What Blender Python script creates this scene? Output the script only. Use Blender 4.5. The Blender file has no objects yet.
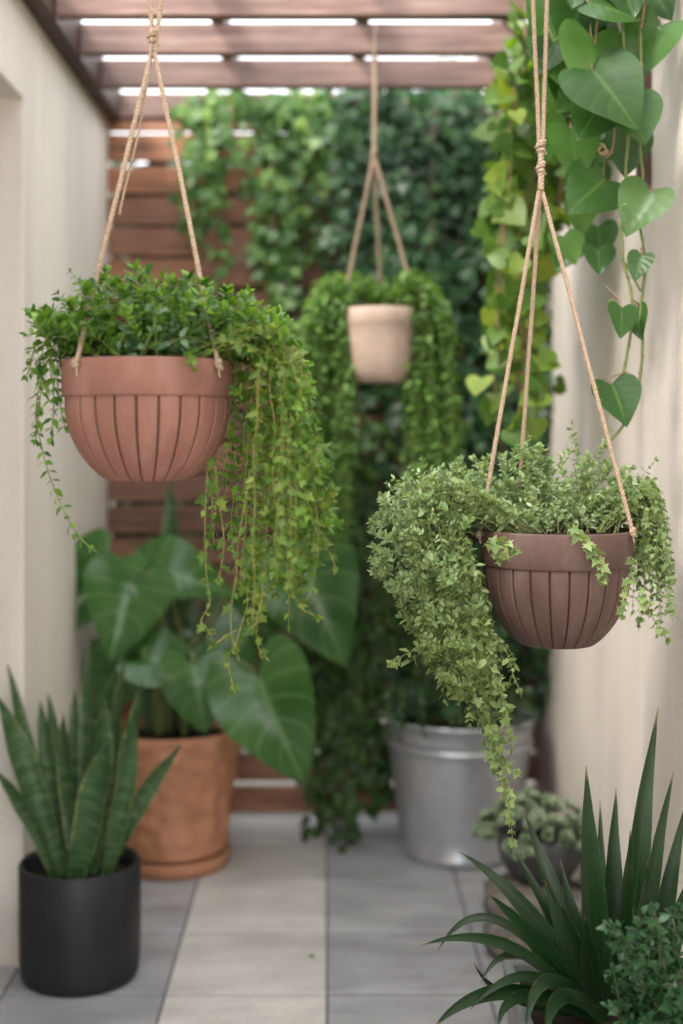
import bpy, math, random
from mathutils import Vector as V, Matrix, noise
R = random.Random(7)
scene = bpy.context.scene
COL = scene.collection
PI = math.pi
F, H0, VX, VY = 1300.0, 1.4, 327.0, 435.0
def P(x, y, Y):                      # a point of the place seen at photo pixel x, y at Y metres
    return V(((x - VX) / F * Y, Y, H0 - (y - VY) / F * Y))

# ------------------------------------------------------------------ mesh bag
ORG = {}
class Bag:
    def __init__(s): s.v = []; s.f = []; s.uv = []; s.mi = []
    def add(s, vs, fs, uvs=None, mi=0):
        b = len(s.v); s.v.extend([tuple(p) for p in vs]); s.f.extend([tuple(i + b for i in f) for f in fs])
        s.uv.extend(uvs if uvs else [(0, 0)] * len(vs)); s.mi.extend([mi] * len(fs))
    def build(s, name, mats, parent=None, smooth=True, bevel=0, loc=None):
        me = bpy.data.meshes.new(name)
        o = V((0, 0, 0))
        if parent is not None: o = ORG[parent.name]
        elif loc is not None: o = V(loc)
        me.from_pydata([(p[0] - o.x, p[1] - o.y, p[2] - o.z) for p in s.v], [], s.f)
        ul = me.uv_layers.new(name='UVMap')
        idx = [0] * len(me.loops); me.loops.foreach_get('vertex_index', idx)
        flat = []
        for i in idx: flat.extend(s.uv[i])
        ul.data.foreach_set('uv', flat)
        if not isinstance(mats, (list, tuple)): mats = [mats]
        for m in mats: me.materials.append(m)
        me.polygons.foreach_set('material_index', s.mi)
        me.polygons.foreach_set('use_smooth', [smooth] * len(me.polygons))
        me.update()
        ob = bpy.data.objects.new(name, me); COL.objects.link(ob)
        if parent is not None: ob.parent = parent
        elif loc is not None: ob.location = loc
        if bevel:
            m = ob.modifiers.new('bevel', 'BEVEL'); m.width = bevel; m.segments = 2; m.limit_method = 'ANGLE'
            m.harden_normals = False
        ORG[ob.name] = o
        return ob
    def box(s, x0, x1, y0, y1, z0, z1, mi=0):
        s.add([(x0,y0,z0),(x1,y0,z0),(x1,y1,z0),(x0,y1,z0),(x0,y0,z1),(x1,y0,z1),(x1,y1,z1),(x0,y1,z1)],
              [(0,3,2,1),(4,5,6,7),(0,1,5,4),(1,2,6,5),(2,3,7,6),(3,0,4,7)], mi=mi)
    def tube(s, pts, r, n=5, cap=True, mi=0):
        pts = [V(p) for p in pts]
        N = len(pts)
        if N < 2: return
        t0 = (pts[1] - pts[0]).normalized()
        a = t0.orthogonal().normalized()
        vs = []; fs = []; uvs = []
        L = 0
        for i, p in enumerate(pts):
            t = (pts[min(i+1, N-1)] - pts[max(i-1, 0)])
            if t.length < 1e-9: t = t0
            t.normalize()
            a = (a - t * a.dot(t))
            if a.length < 1e-6: a = t.orthogonal()
            a.normalize(); b = t.cross(a)
            rr = r[i] if isinstance(r, (list, tuple)) else (r(i/(N-1)) if callable(r) else r)
            if i: L += (pts[i] - pts[i-1]).length
            for k in range(n):
                w = 2*PI*k/n
                vs.append(p + (a*math.cos(w) + b*math.sin(w))*rr); uvs.append((k/n, L))
        for i in range(N-1):
            for k in range(n):
                k2 = (k+1) % n
                fs.append((i*n+k, i*n+k2, (i+1)*n+k2, (i+1)*n+k))
        if cap:
            fs.append(tuple(range(n-1, -1, -1))); fs.append(tuple((N-1)*n + k for k in range(n)))
        s.add(vs, fs, uvs, mi)
    def lathe(s, prof, c, n=64, mod=None, mi=0, close=True):
        vs = []; fs = []; uvs = []
        for i, (r, z) in enumerate(prof):
            for k in range(n):
                w = 2*PI*k/n
                rr = r + (mod(w, i, r, z, k) if mod else 0)
                vs.append((c[0] + rr*math.cos(w), c[1] + rr*math.sin(w), c[2] + z)); uvs.append((k/n, i/len(prof)))
        for i in range(len(prof)-1):
            for k in range(n):
                k2 = (k+1) % n
                fs.append((i*n+k, i*n+k2, (i+1)*n+k2, (i+1)*n+k))
        if close:
            fs.append(tuple(range(n))[::-1]); fs.append(tuple((len(prof)-1)*n + k for k in range(n)))
        s.add(vs, fs, uvs, mi)
    def leaf(s, T, p, d, n, size, wid=1.0, fold=.25, droop=.2, wav=0, mi=0):
        d = d.normalized(); x = d.cross(n)
        if x.length < 1e-5: x = d.orthogonal()
        x.normalize(); n = x.cross(d)
        vs = []; 
        ph = R.random()*6
        for (a, b, u, v_) in T['p']:
            zz = fold*abs(a) - droop*b*abs(b) + (wav*math.sin(v_*11+ph+u*4)*abs(u*2-1) if wav else 0)
            vs.append(p + x*(a*wid*size) + d*(b*size) + n*(zz*size))
        s.add(vs, T['f'], T['uv'], mi)
    def ribbon(s, b, m, t, w, nrm, prof, rows=16, cols=5, fold=.25, twist=0, mi=0, thick=0):
        b, m, t = V(b), V(m), V(t); w0 = w
        vs = []; uvs = []; fs = []
        for i in range(rows+1):
            q = i/rows
            p = b*(1-q)**2 + m*2*q*(1-q) + t*q*q
            tg = ((m-b)*(1-q) + (t-m)*q).normalized()
            x = tg.cross(nrm).normalized(); n2 = x.cross(tg)
            if twist: 
                x = Matrix.Rotation(twist*q, 3, tg) @ x; n2 = x.cross(tg)
            ww = w0*prof(q)
            for c in range(cols):
                u = c/(cols-1)*2-1
                vs.append(p + x*(u*ww*.5) + n2*(fold*ww*.5*(u*u) + .03*w0*math.sin(q*19+u*3)*abs(u))); uvs.append((c/(cols-1), q))
        for i in range(rows):
            for c in range(cols-1):
                a = i*cols+c; fs.append((a, a+1, a+cols+1, a+cols))
        s.add(vs, fs, uvs, mi)

def template(edge, cols=3):
    # edge: (half width, edge position, midrib position) per row
    p = []; uv = []; f = []
    n = len(edge)
    for i, (w, e, m) in enumerate(edge):
        for c in range(cols):
            u = c/(cols-1)*2-1; au = abs(u)
            p.append((u*w, m*(1-au) + e*au + 0*w, c/(cols-1), i/(n-1))); uv.append((c/(cols-1), i/(n-1)))
    for i in range(n-1):
        for c in range(cols-1):
            a = i*cols+c; f.append((a, a+1, a+cols+1, a+cols))
    return {'p': p, 'uv': uv, 'f': f}
OVATE = template([(0,0,0),(.17,.12,.14),(.27,.38,.4),(.2,.68,.7),(0,1,1)])
NARROW = template([(0,0,0),(.12,.2,.22),(.16,.5,.52),(.1,.78,.8),(0,1,1)])
MINT = template([(0,0,0),(.2,.08,.12),(.17,.24,.28),(.34,.40,.42),(.2,.52,.58),(.2,.72,.75),(0,1,1)])
IVY = template([(0,0,0),(.3,-.16,.02),(.44,.02,.1),(.27,.16,.2),(.6,.42,.36),(.26,.5,.56),(.16,.76,.78),(0,1,1)])
HEART3 = template([(0,0,0),(.25,-.15,.02),(.47,-.08,.12),(.55,.16,.3),(.47,.42,.5),(.3,.68,.7),(.1,.9,.9),(0,1,1)])
def finer(edge, k):
    out = []
    n = len(edge)
    for i in range(n-1):
        p0 = edge[max(i-1,0)]; p1 = edge[i]; p2 = edge[i+1]; p3 = edge[min(i+2,n-1)]
        for j in range(k):
            t = j/k
            out.append(tuple(.5*((2*b)+(-a+c)*t+(2*a-5*b+4*c-d)*t*t+(-a+3*b-3*c+d)*t**3) for a,b,c,d in zip(p0,p1,p2,p3)))
    out.append(edge[-1]); return out
HEART = template(finer([(0,0,0),(.25,-.16,.02),(.47,-.09,.12),(.55,.16,.3),(.47,.42,.5),(.3,.68,.7),(.11,.9,.9),(0,1,1)], 3), 7)
BIGHEART = template(finer([(0,0,0),(.2,-.26,.02),(.4,-.24,.08),(.52,.02,.24),(.5,.3,.44),(.36,.6,.66),(.14,.87,.88),(0,1,1)], 4), 9)

def bez(a, b, c, d, n):
    out = []
    for i in range(n+1):
        t = i/n; s = 1-t
        out.append(a*s**3 + b*3*s*s*t + c*3*s*t*t + d*t**3)
    return out
def spline(pts, k=6):
    out = []; n = len(pts)
    for i in range(n-1):
        p0 = pts[max(i-1,0)]; p1 = pts[i]; p2 = pts[i+1]; p3 = pts[min(i+2,n-1)]
        for j in range(k):
            t = j/k
            out.append(.5*((2*p1)+(p2-p0)*t+(2*p0-5*p1+4*p2-p3)*t*t+(3*p1-p0-3*p2+p3)*t**3))
    out.append(pts[-1]); return out
def resample(pts, step):
    out = []; acc = 0; nxt = 0
    for a, b in zip(pts, pts[1:]):
        L = (b-a).length
        if L < 1e-9: continue
        t = (b-a)/L
        while nxt <= acc + L:
            out.append((a + t*(nxt-acc), t.copy(), nxt)); nxt += step
        acc += L
    return out, acc
def rv(k=1.0): return V((R.uniform(-1,1), R.uniform(-1,1), R.uniform(-1,1)))*k
def wobble(pts, amp, freq=9.0):
    o = rv(50)
    n = len(pts)
    return [p + noise.noise_vector(p*freq + o)*amp*min(1, i/n*3) for i, p in enumerate(pts)]
def leaves_along(bag, pts, step, size, T, c, start=.0, out=.6, up=.35, down=.3, pair=True, jit=.7, szv=.45, fold=.3, tipsize=.6, endcluster=True, wid=1):
    rs, L = resample(pts, step)
    for i, (p, t, s) in enumerate(rs):
        q = s/max(L, 1e-6)
        if q < start: continue
        side = t.cross(V((0,0,1)))
        if side.length < .15: side = V((R.uniform(-1,1), R.uniform(-1,1), 0))
        side.normalize()
        rad = V((p.x-c.x, p.y-c.y, 0)); rad = rad.normalized() if rad.length > 1e-4 else V((0,-1,0))
        ang = i*1.9 + R.random()
        for k in ((0, 1) if pair else (0,)):
            a = ang + PI*k
            b2 = side.cross(t).normalized()
            rd = side*math.cos(a) + b2*math.sin(a)
            d = rd*1.0 + t*.45 + rad*out*.5 + V((0,0,-down*max(0,-t.z)+up*.3)) + rv(jit*.5)
            n = V((0,0,1))*.8 + rad*.5 + V((0,-.25,0)) + rv(jit)
            sz = size*(1 - (1-tipsize)*q)*(1 + R.uniform(-szv, szv))
            bag.leaf(T, p + rd*.001, d, n, sz, wid=wid, fold=fold, droop=R.uniform(.0,.4))
    if endcluster and rs:
        p, t, s = rs[-1]
        for k in range(4):
            bag.leaf(T, p, t + rv(.7), V((0,-.4,1)) + rv(.5), size*tipsize*R.uniform(.6,.9), fold=fold, droop=.1)

# ------------------------------------------------------------------ materials
def lin(c):
    return tuple((x/255/12.92 if x/255 <= .04045 else ((x/255+.055)/1.055)**2.4) for x in c) + (1,)
class M_:
    def __init__(s, name):
        s.m = bpy.data.materials.new(name); s.m.use_nodes = True
        s.nt = s.m.node_tree; s.n = s.nt.nodes; s.l = s.nt.links
        s.b = s.n['Principled BSDF']; s.out = s.n['Material Output']
    def node(s, t, **k):
        n = s.n.new(t)
        for a, b in k.items():
            if a.startswith('i_'): n.inputs[a[2:].replace('_', ' ')].default_value = b
            else: setattr(n, a, b)
        return n
    def coord(s, scale=(1,1,1), kind='Object'):
        tc = s.node('ShaderNodeTexCoord'); mp = s.node('ShaderNodeMapping'); mp.inputs['Scale'].default_value = scale
        s.l.new(tc.outputs[kind], mp.inputs['Vector']); return mp.outputs['Vector']
    def noise(s, vec, sc, det=4, rough=.55):
        n = s.node('ShaderNodeTexNoise'); n.inputs['Scale'].default_value = sc; n.inputs['Detail'].default_value = det; n.inputs['Roughness'].default_value = rough
        s.l.new(vec, n.inputs['Vector']); return n.outputs['Fac']
    def ramp(s, fac, stops):
        n = s.node('ShaderNodeValToRGB'); e = n.color_ramp.elements
        while len(e) > 1: e.remove(e[-1])
        e[0].position = stops[0][0]; e[0].color = stops[0][1]
        for p, c in stops[1:]:
            x = e.new(p); x.color = c
        s.l.new(fac, n.inputs['Fac']); return n.outputs['Color']
    def mix(s, fac, a, b, mode='MIX'):
        n = s.node('ShaderNodeMix', data_type='RGBA', blend_type=mode)
        for sock, v in ((n.inputs[0], fac), (n.inputs[6], a), (n.inputs[7], b)):
            if isinstance(v, (int, float, tuple)): sock.default_value = v
            else: s.l.new(v, sock)
        return n.outputs[2]
    def math(s, op, a, b=0.0):
        n = s.node('ShaderNodeMath', operation=op)
        for sock, v in ((n.inputs[0], a), (n.inputs[1], b)):
            if isinstance(v, (int, float)): sock.default_value = v
            else: s.l.new(v, sock)
        return n.outputs[0]
    def bump(s, h, dist=.002, st=1.0, normal=None):
        n = s.node('ShaderNodeBump'); n.inputs['Distance'].default_value = dist; n.inputs['Strength'].default_value = st
        s.l.new(h, n.inputs['Height'])
        if normal is not None: s.l.new(normal, n.inputs['Normal'])
        s.l.new(n.outputs['Normal'], s.b.inputs['Normal']); return n.outputs['Normal']
    def color(s, c):
        if isinstance(c, tuple): s.b.inputs['Base Color'].default_value = c
        else: s.l.new(c, s.b.inputs['Base Color'])
    def rough(s, r):
        if isinstance(r, (int, float)): s.b.inputs['Roughness'].default_value = r
        else: s.l.new(r, s.b.inputs['Roughness'])
W4 = lambda r,g,b: (r,g,b,1)

def sprig(bag, stb, p, d, L, size, T=None, sr=.0008, n=5, up=.35):
    d = d.normalized(); q = p + d*L*.55; e = q + (d*.6 + V((0,0,up))).normalized()*L*.5 + rv(.15*L)
    pts = spline([p, q, e], 4); stb.tube(pts, sr, 4)
    ax = (e-q).normalized(); s = ax.orthogonal().normalized(); t = ax.cross(s)
    for i in range(n):
        f = (i+.6)/n; c = pts[min(len(pts)-1, int(f*(len(pts)-1)+.5))]
        for k in range(2 if i < n-1 else 4):
            a = i*PI/2 + k*PI*(1 if i < n-1 else .5) + R.uniform(-.3,.3)
            rd = s*math.cos(a) + t*math.sin(a)
            bag.leaf(T or R.choice((MINT, NARROW, OVATE)), c, rd + ax*(.5+.8*f), ax*.6 + V((0,-.3,.8)) + rv(.4), size*(.75+.5*math.sin(f*PI))*R.uniform(.75,1.2), fold=.25, droop=R.uniform(-.1,.3), wid=1.1)

def leaf_mat(name, c1, c2, c3=None, trans=.35, rough=.45, edge=None, edgew=.75, vein=None, spec=.35, bands=None, nscale=30, tip=None, vst=.3):
    m = M_(name)
    geo = m.node('ShaderNodeNewGeometry')
    rnd = geo.outputs['Random Per Island']
    stops = [(0, c1), (.75, c2)] + ([(1.0, c3)] if c3 else [])
    col = m.ramp(rnd, stops)
    vec = m.coord()
    nz = m.noise(vec, nscale, 3)
    col = m.mix(.35, col, m.ramp(nz, [(.3, W4(.35,.4,.35)), (.7, W4(1.25,1.2,1.1))]), 'MULTIPLY')
    uvn = m.node('ShaderNodeUVMap'); sep = m.node('ShaderNodeSeparateXYZ'); m.l.new(uvn.outputs['UV'], sep.inputs[0])
    au = m.math('ABSOLUTE', m.math('SUBTRACT', sep.outputs['X'], .5))
    au2 = m.math('MULTIPLY', au, 2.0)
    if bands:
        bv = m.node('ShaderNodeTexNoise'); bv.inputs['Scale'].default_value = 1; bv.inputs['Detail'].default_value = 4
        cmb = m.node('ShaderNodeCombineXYZ'); m.l.new(m.math('MULTIPLY', sep.outputs['X'], .9), cmb.inputs['X'])
        m.l.new(m.math('MULTIPLY', sep.outputs['Y'], 34.0), cmb.inputs['Y']); m.l.new(m.math('MULTIPLY', rnd, 50.0), cmb.inputs['Z'])
        m.l.new(cmb.outputs[0], bv.inputs['Vector'])
        col = m.mix(m.ramp(bv.outputs['Fac'], [(.42, W4(0,0,0)), (.66, W4(.55,.55,.55))]), col, bands)
    if tip:
        cmb = m.node('ShaderNodeCombineXYZ'); m.l.new(m.math('MULTIPLY', sep.outputs['X'], 16.0), cmb.inputs['X'])
        m.l.new(m.math('MULTIPLY', sep.outputs['Y'], 1.5), cmb.inputs['Y']); m.l.new(m.math('MULTIPLY', rnd, 50.0), cmb.inputs['Z'])
        sn = m.node('ShaderNodeTexNoise'); sn.inputs['Scale'].default_value = 1; sn.inputs['Detail'].default_value = 3; m.l.new(cmb.outputs[0], sn.inputs['Vector'])
        col = m.mix(.7, col, m.ramp(sn.outputs['Fac'], [(.35, W4(.5,.55,.5)), (.65, W4(1.5,1.4,1.2))]), 'MULTIPLY')
        m.bump(sn.outputs['Fac'], .0015, .6)
        col = m.mix(m.ramp(m.math('ADD', sep.outputs['Y'], m.math('MULTIPLY', sn.outputs['Fac'], .06)), [(.965, W4(0,0,0)), (.995, W4(1,1,1))]), col, tip)
    if edge:
        nn = m.math('MULTIPLY', m.math('SUBTRACT', m.noise(vec, nscale*6, 2), .5), .5)
        e = m.ramp(m.math('ADD', au2, nn), [(edgew-.06, W4(0,0,0)), (edgew+.06, W4(1,1,1))])
        col = m.mix(e, col, edge)
    if vein:
        mid = m.ramp(au2, [(0, W4(1,1,1)), (.09, W4(0,0,0))])
        col = m.mix(mid, col, vein)
        wv = m.node('ShaderNodeMath', operation='SINE')
        m.l.new(m.math('MULTIPLY', m.math('SUBTRACT', sep.outputs['Y'], m.math('MULTIPLY', au2, .22)), 48.0), wv.inputs[0])
        sv = m.ramp(wv.outputs[0], [(.93, W4(0,0,0)), (1.0, W4(vst,vst,vst))])
        col = m.mix(sv, col, vein)
    if vein:
        hb = m.math('ADD', m.math('MULTIPLY', wv.outputs[0], -.35), m.math('MULTIPLY', nz, .8))
        m.bump(hb, .0012, .35)
    m.color(col); m.rough(rough); m.b.inputs['Specular IOR Level'].default_value = spec
    tr = m.node('ShaderNodeBsdfTranslucent')
    hs = m.node('ShaderNodeHueSaturation'); hs.inputs['Saturation'].default_value = 1.15; hs.inputs['Value'].default_value = 1.5
    m.l.new(col, hs.inputs['Color'])
    warm = m.mix(1.0, hs.outputs['Color'], W4(1.15,1.0,.45), 'MULTIPLY')
    m.l.new(warm, tr.inputs['Color'])
    mx = m.node('ShaderNodeMixShader'); mx.inputs[0].default_value = trans
    m.l.new(m.b.outputs[0], mx.inputs[1]); m.l.new(tr.outputs[0], mx.inputs[2]); m.l.new(mx.outputs[0], m.out.inputs['Surface'])
    return m.m
def plain(name, c, rough=.7, var=.2, sc=40, bump=.001, spec=.3, metal=0, st=.5):
    m = M_(name); vec = m.coord(); n1 = m.noise(vec, sc, 5)
    a = tuple(x*(1-var) for x in c[:3]) + (1,); b = tuple(min(1, x*(1+var)) for x in c[:3]) + (1,)
    m.color(m.ramp(n1, [(.3, a), (.7, b)])); m.rough(rough); m.b.inputs['Specular IOR Level'].default_value = spec
    m.b.inputs['Metallic'].default_value = metal
    if bump: m.bump(m.noise(vec, sc*4, 4), bump, st)
    return m.m

def wood_mat(name, base, dark, pale, alongx=True, rough=.6):
    m = M_(name)
    geo = m.node('ShaderNodeNewGeometry'); oi = m.node('ShaderNodeObjectInfo')
    tc = m.node('ShaderNodeTexCoord'); mp = m.node('ShaderNodeMapping')
    mp.inputs['Scale'].default_value = (1.2, 14, 14) if alongx else (14, 1.2, 14)
    add = m.node('ShaderNodeVectorMath', operation='ADD')
    cm = m.node('ShaderNodeCombineXYZ')
    rs = m.math('MULTIPLY', oi.outputs['Random'], 30.0)
    m.l.new(rs, cm.inputs[0]); m.l.new(rs, cm.inputs[1])
    m.l.new(tc.outputs['Object'], add.inputs[0]); m.l.new(cm.outputs[0], add.inputs[1]); m.l.new(add.outputs[0], mp.inputs['Vector'])
    g = m.noise(mp.outputs[0], 3.0, 8, .65)
    col = m.ramp(g, [(.28, dark), (.5, base), (.75, pale)])
    big = m.noise(add.outputs[0], 2.2, 3)
    col = m.mix(.5, col, m.ramp(big, [(.35, W4(.55,.5,.48)), (.65, W4(1.3,1.2,1.1))]), 'MULTIPLY')
    tint = m.ramp(oi.outputs['Random'], [(0, W4(.5,.48,.48)), (.5, W4(1,1,1)), (1, W4(1.3,1.22,1.15))])
    col = m.mix(.8, col, tint, 'MULTIPLY')
    m.color(col); m.rough(rough); m.bump(g, .0016, .8)
    return m.m
WOODF = wood_mat('fence_wood', W4(.25,.115,.066), W4(.10,.05,.034), W4(.38,.21,.14), rough=.5)
WOODP = wood_mat('pergola_wood', W4(.20,.125,.105), W4(.10,.06,.05), W4(.34,.245,.21), rough=.55)
WOODD = wood_mat('dark_wood', W4(.085,.045,.033), W4(.035,.02,.016), W4(.15,.085,.06), alongx=False)

def plaster(name, c, sc=1.0, bumpd=.0015, stain=.12):
    m = M_(name); vec = m.coord()
    st = m.noise(m.coord((1,1,.22)), 2.2, 5, .6)
    f = m.noise(vec, 90*sc, 6, .7)
    a = tuple(x*(1-stain*1.3) for x in c[:3]) + (1,); b = tuple(min(1,x*(1+stain*.5)) for x in c[:3]) + (1,)
    col = m.ramp(st, [(.3, a), (.62, b)])
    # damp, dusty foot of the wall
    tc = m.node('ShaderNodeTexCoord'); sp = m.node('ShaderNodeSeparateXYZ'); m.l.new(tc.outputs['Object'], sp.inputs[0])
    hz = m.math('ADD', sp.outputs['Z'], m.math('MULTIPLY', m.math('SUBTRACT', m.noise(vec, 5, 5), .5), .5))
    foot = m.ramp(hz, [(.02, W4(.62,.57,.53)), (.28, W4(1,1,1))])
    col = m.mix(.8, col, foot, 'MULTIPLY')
    col = m.mix(.18, col, m.ramp(f, [(.3, W4(.6,.58,.55)), (.6, W4(1.1,1.1,1.1))]), 'MULTIPLY')
    m.color(col); m.rough(.85); m.b.inputs['Specular IOR Level'].default_value = .2
    h = m.math('ADD', m.math('MULTIPLY', f, .6), m.noise(vec, 14*sc, 5))
    m.bump(h, bumpd, .8); return m.m
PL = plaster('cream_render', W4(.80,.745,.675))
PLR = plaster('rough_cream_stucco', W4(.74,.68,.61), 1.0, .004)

def pot_mat(name, c, rough=.6, spots=True, var=.1, dst=.5):
    m = M_(name); vec = m.coord()
    n1 = m.noise(vec, 9, 5); n2 = m.noise(vec, 260, 3, .7)
    a = tuple(x*(1-var) for x in c[:3]) + (1,); b = tuple(min(1,x*(1+var)) for x in c[:3]) + (1,)
    col = m.ramp(n1, [(.3, a), (.7, b)])
    if spots:
        vo = m.node('ShaderNodeTexVoronoi'); vo.inputs['Scale'].default_value = 26; m.l.new(vec, vo.inputs['Vector'])
        sp = m.ramp(vo.outputs['Distance'], [(.035, W4(.45,.4,.38)), (.06, W4(1,1,1))])
        col = m.mix(.6, col, sp, 'MULTIPLY')
    dust = m.ramp(m.noise(m.coord((1,1,.35)), 16, 6, .7), [(.48, W4(0,0,0)), (.75, W4(dst,dst,dst))])
    col = m.mix(dust, col, tuple(min(1, x*1.35+.07) for x in c[:3]) + (1,))
    m.color(col); m.rough(m.ramp(n1, [(.3, W4(rough-.08,)*1 if 0 else W4(rough-.08,rough-.08,rough-.08)), (.7, W4(rough+.1,rough+.1,rough+.1))]))
    m.b.inputs['Specular IOR Level'].default_value = .3
    m.bump(n2, .0006, .5); return m.m
PINK = pot_mat('dusty_pink_clay', W4(.215,.098,.075))
BROWN = pot_mat('brown_clay', W4(.092,.053,.045))
BEIGE = pot_mat('beige_clay', W4(.47,.35,.285))
BLACK = pot_mat('charcoal_pot', W4(.017,.018,.021), .5, dst=.12)
TERRA = pot_mat('terracotta', W4(.46,.215,.12), .7)
BOWL = pot_mat('grey_bowl', W4(.07,.072,.075), .6)
TROUGH = pot_mat('grey_cement', W4(.19,.2,.21), .7)
SOIL = plain('soil', W4(.028,.018,.012), .95, .6, 60, .008, st=1)
def galv():
    m = M_('galvanised_steel'); vec = m.coord()
    vo = m.node('ShaderNodeTexVoronoi'); vo.inputs['Scale'].default_value = 45; m.l.new(vec, vo.inputs['Vector'])
    n1 = m.noise(vec, 6, 5)
    bw = m.node('ShaderNodeRGBToBW'); m.l.new(vo.outputs['Color'], bw.inputs[0])
    col = m.ramp(bw.outputs[0], [(.2, W4(.50,.52,.55)), (.8, W4(.55,.57,.60))])
    col = m.mix(.4, col, m.ramp(n1, [(.3, W4(.65,.65,.66)), (.7, W4(1.1,1.1,1.1))]), 'MULTIPLY')
    m.color(col); m.b.inputs['Metallic'].default_value = .6
    m.rough(m.ramp(n1, [(.3, W4(.28,.28,.28)), (.7, W4(.4,.4,.4))])); return m.m
GALV = galv()
GROOVE_SHADE = plain('groove_shade', W4(.06,.033,.026), .9, .3, 60, .0005)  # shade of the pot grooves painted in as thin dark lines
def rope_mat():
    m = M_('jute'); vec = m.coord(); n = m.noise(vec, 300, 4)
    m.color(m.ramp(n, [(.3, W4(.27,.19,.13)), (.7, W4(.52,.40,.29))])); m.rough(.9); m.bump(n, .001, .8); return m.m
JUTE = rope_mat()
def tile_mat(name, c, var=.1, streak=None):
    m = M_(name); vec = m.coord(); geo = m.node('ShaderNodeNewGeometry')
    isl = m.ramp(geo.outputs['Random Per Island'], [(0, W4(.86,.86,.87)), (1, W4(1.1,1.1,1.09))])
    n1 = m.noise(m.coord((1,2.2,1)), 3.0, 8, .68); n2 = m.noise(vec, 70, 4, .7)
    a = tuple(x*(1-var*1.5) for x in c[:3]) + (1,); b = tuple(min(1,x*(1+var)) for x in c[:3]) + (1,)
    col = m.ramp(n1, [(.32, a), (.66, b)])
    col = m.mix(1.0, col, isl, 'MULTIPLY')
    col = m.mix(.25, col, m.ramp(n2, [(.3, W4(.6,.6,.6)), (.6, W4(1.1,1.1,1.1))]), 'MULTIPLY')
    vo = m.node('ShaderNodeTexVoronoi'); vo.inputs['Scale'].default_value = 9; m.l.new(vec, vo.inputs['Vector'])
    sp = m.ramp(vo.outputs['Distance'], [(.018, W4(.3,.26,.22)), (.03, W4(1,1,1))])
    col = m.mix(.8, col, sp, 'MULTIPLY')
    m.color(col); m.rough(m.ramp(n1, [(.3, W4(.42,.42,.42)), (.7, W4(.62,.62,.62))])); m.bump(m.math('ADD', n1, m.math('MULTIPLY', n2, .3)), .0012, .6); return m.m
TL = tile_mat('beige_stone_tile', W4(.56,.54,.505), .16); TG = tile_mat('grey_stone_tile', W4(.36,.362,.37), .2)
GROUT = plain('grout', W4(.12,.115,.11), .9, .2, 60, .001)
GROUND = plain('ground', W4(.34,.32,.28), .95, .25, 3, .004)
STONE = plain('stone', W4(.17,.15,.135), .85, .45, 14, .012, st=1)
DOOR = plain('painted_door', W4(.42,.38,.34), .5, .06, 8, .0005)
STEEL = plain('steel', W4(.5,.5,.5), .3, .05, 30, 0, metal=1)
BARK = plain('bark', W4(.09,.062,.045), .9, .4, 20, .01, st=1)
VSTEM = plain('green_stem', W4(.16,.19,.07), .6, .3, 60, .0003)
YSTEM = plain('yellow_stem', W4(.30,.27,.09), .6, .3, 60, .0003)
BSTEM = plain('brown_stem', W4(.24,.15,.09), .7, .3, 60, .0005)

LF_LEFT = leaf_mat('fresh_green_leaf', W4(.035,.10,.018), W4(.14,.28,.04), W4(.24,.39,.09), .38, .42, nscale=25)
LF_LEFT2 = leaf_mat('blue_green_leaf', W4(.06,.13,.06), W4(.12,.22,.11), W4(.2,.3,.2), .25, .4, vein=W4(.16,.27,.12))
LF_TRAIL = leaf_mat('lime_trail_leaf', W4(.07,.15,.03), W4(.16,.26,.055), W4(.28,.38,.1), .4, .45)
LF_RIGHT = leaf_mat('silver_green_leaf', W4(.11,.2,.075), W4(.25,.37,.17), W4(.45,.55,.36), .32, .5, edge=W4(.42,.5,.3), edgew=.88)
LF_RTRAIL = leaf_mat('variegated_leaf', W4(.11,.18,.06), W4(.21,.31,.115), W4(.33,.42,.2), .34, .5, edge=W4(.4,.46,.24), edgew=.9)
LF_BACK = leaf_mat('soft_green_leaf', W4(.07,.16,.035), W4(.16,.31,.07), W4(.24,.4,.11), .4, .5)
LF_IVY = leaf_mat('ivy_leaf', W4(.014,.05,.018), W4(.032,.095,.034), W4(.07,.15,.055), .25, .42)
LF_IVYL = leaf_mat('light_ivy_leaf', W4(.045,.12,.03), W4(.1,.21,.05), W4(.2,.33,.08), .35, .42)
LF_LIME = leaf_mat('lime_heart_leaf', W4(.06,.14,.03), W4(.15,.26,.05), W4(.34,.44,.08), .42, .4)
LF_HEART = leaf_mat('green_heart_leaf', W4(.022,.075,.014), W4(.05,.135,.027), W4(.10,.21,.045), .28, .36, vein=W4(.075,.17,.04), spec=.5, nscale=14)
LF_EAR = leaf_mat('elephant_ear_leaf', W4(.035,.105,.028), W4(.07,.175,.045), W4(.11,.23,.065), .28, .22, vein=W4(.16,.28,.11), spec=.5, nscale=8, vst=.75)
LF_SNAKE = leaf_mat('snake_leaf', W4(.022,.062,.022), W4(.04,.095,.032), W4(.05,.11,.035), .08, .38, edge=W4(.2,.25,.09), edgew=.94, bands=W4(.12,.19,.09), nscale=10)
LF_SNAKEY = leaf_mat('snake_leaf_yellow', W4(.09,.13,.035), W4(.12,.17,.05), None, .1, .4, edge=W4(.33,.32,.1), edgew=.75, nscale=10)
LF_AGAVE = leaf_mat('dark_blade_leaf', W4(.007,.024,.009), W4(.013,.042,.014), W4(.024,.07,.024), .12, .3, edge=W4(.05,.1,.04), edgew=1.02, nscale=10, spec=.5, tip=W4(.16,.1,.05))
LF_SHRUB = leaf_mat('shrub_leaf', W4(.015,.05,.02), W4(.03,.085,.035), W4(.05,.12,.05), .25, .4)
LF_SILV = leaf_mat('succulent_leaf', W4(.14,.2,.12), W4(.26,.33,.22), W4(.4,.45,.34), .15, .5)
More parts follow.
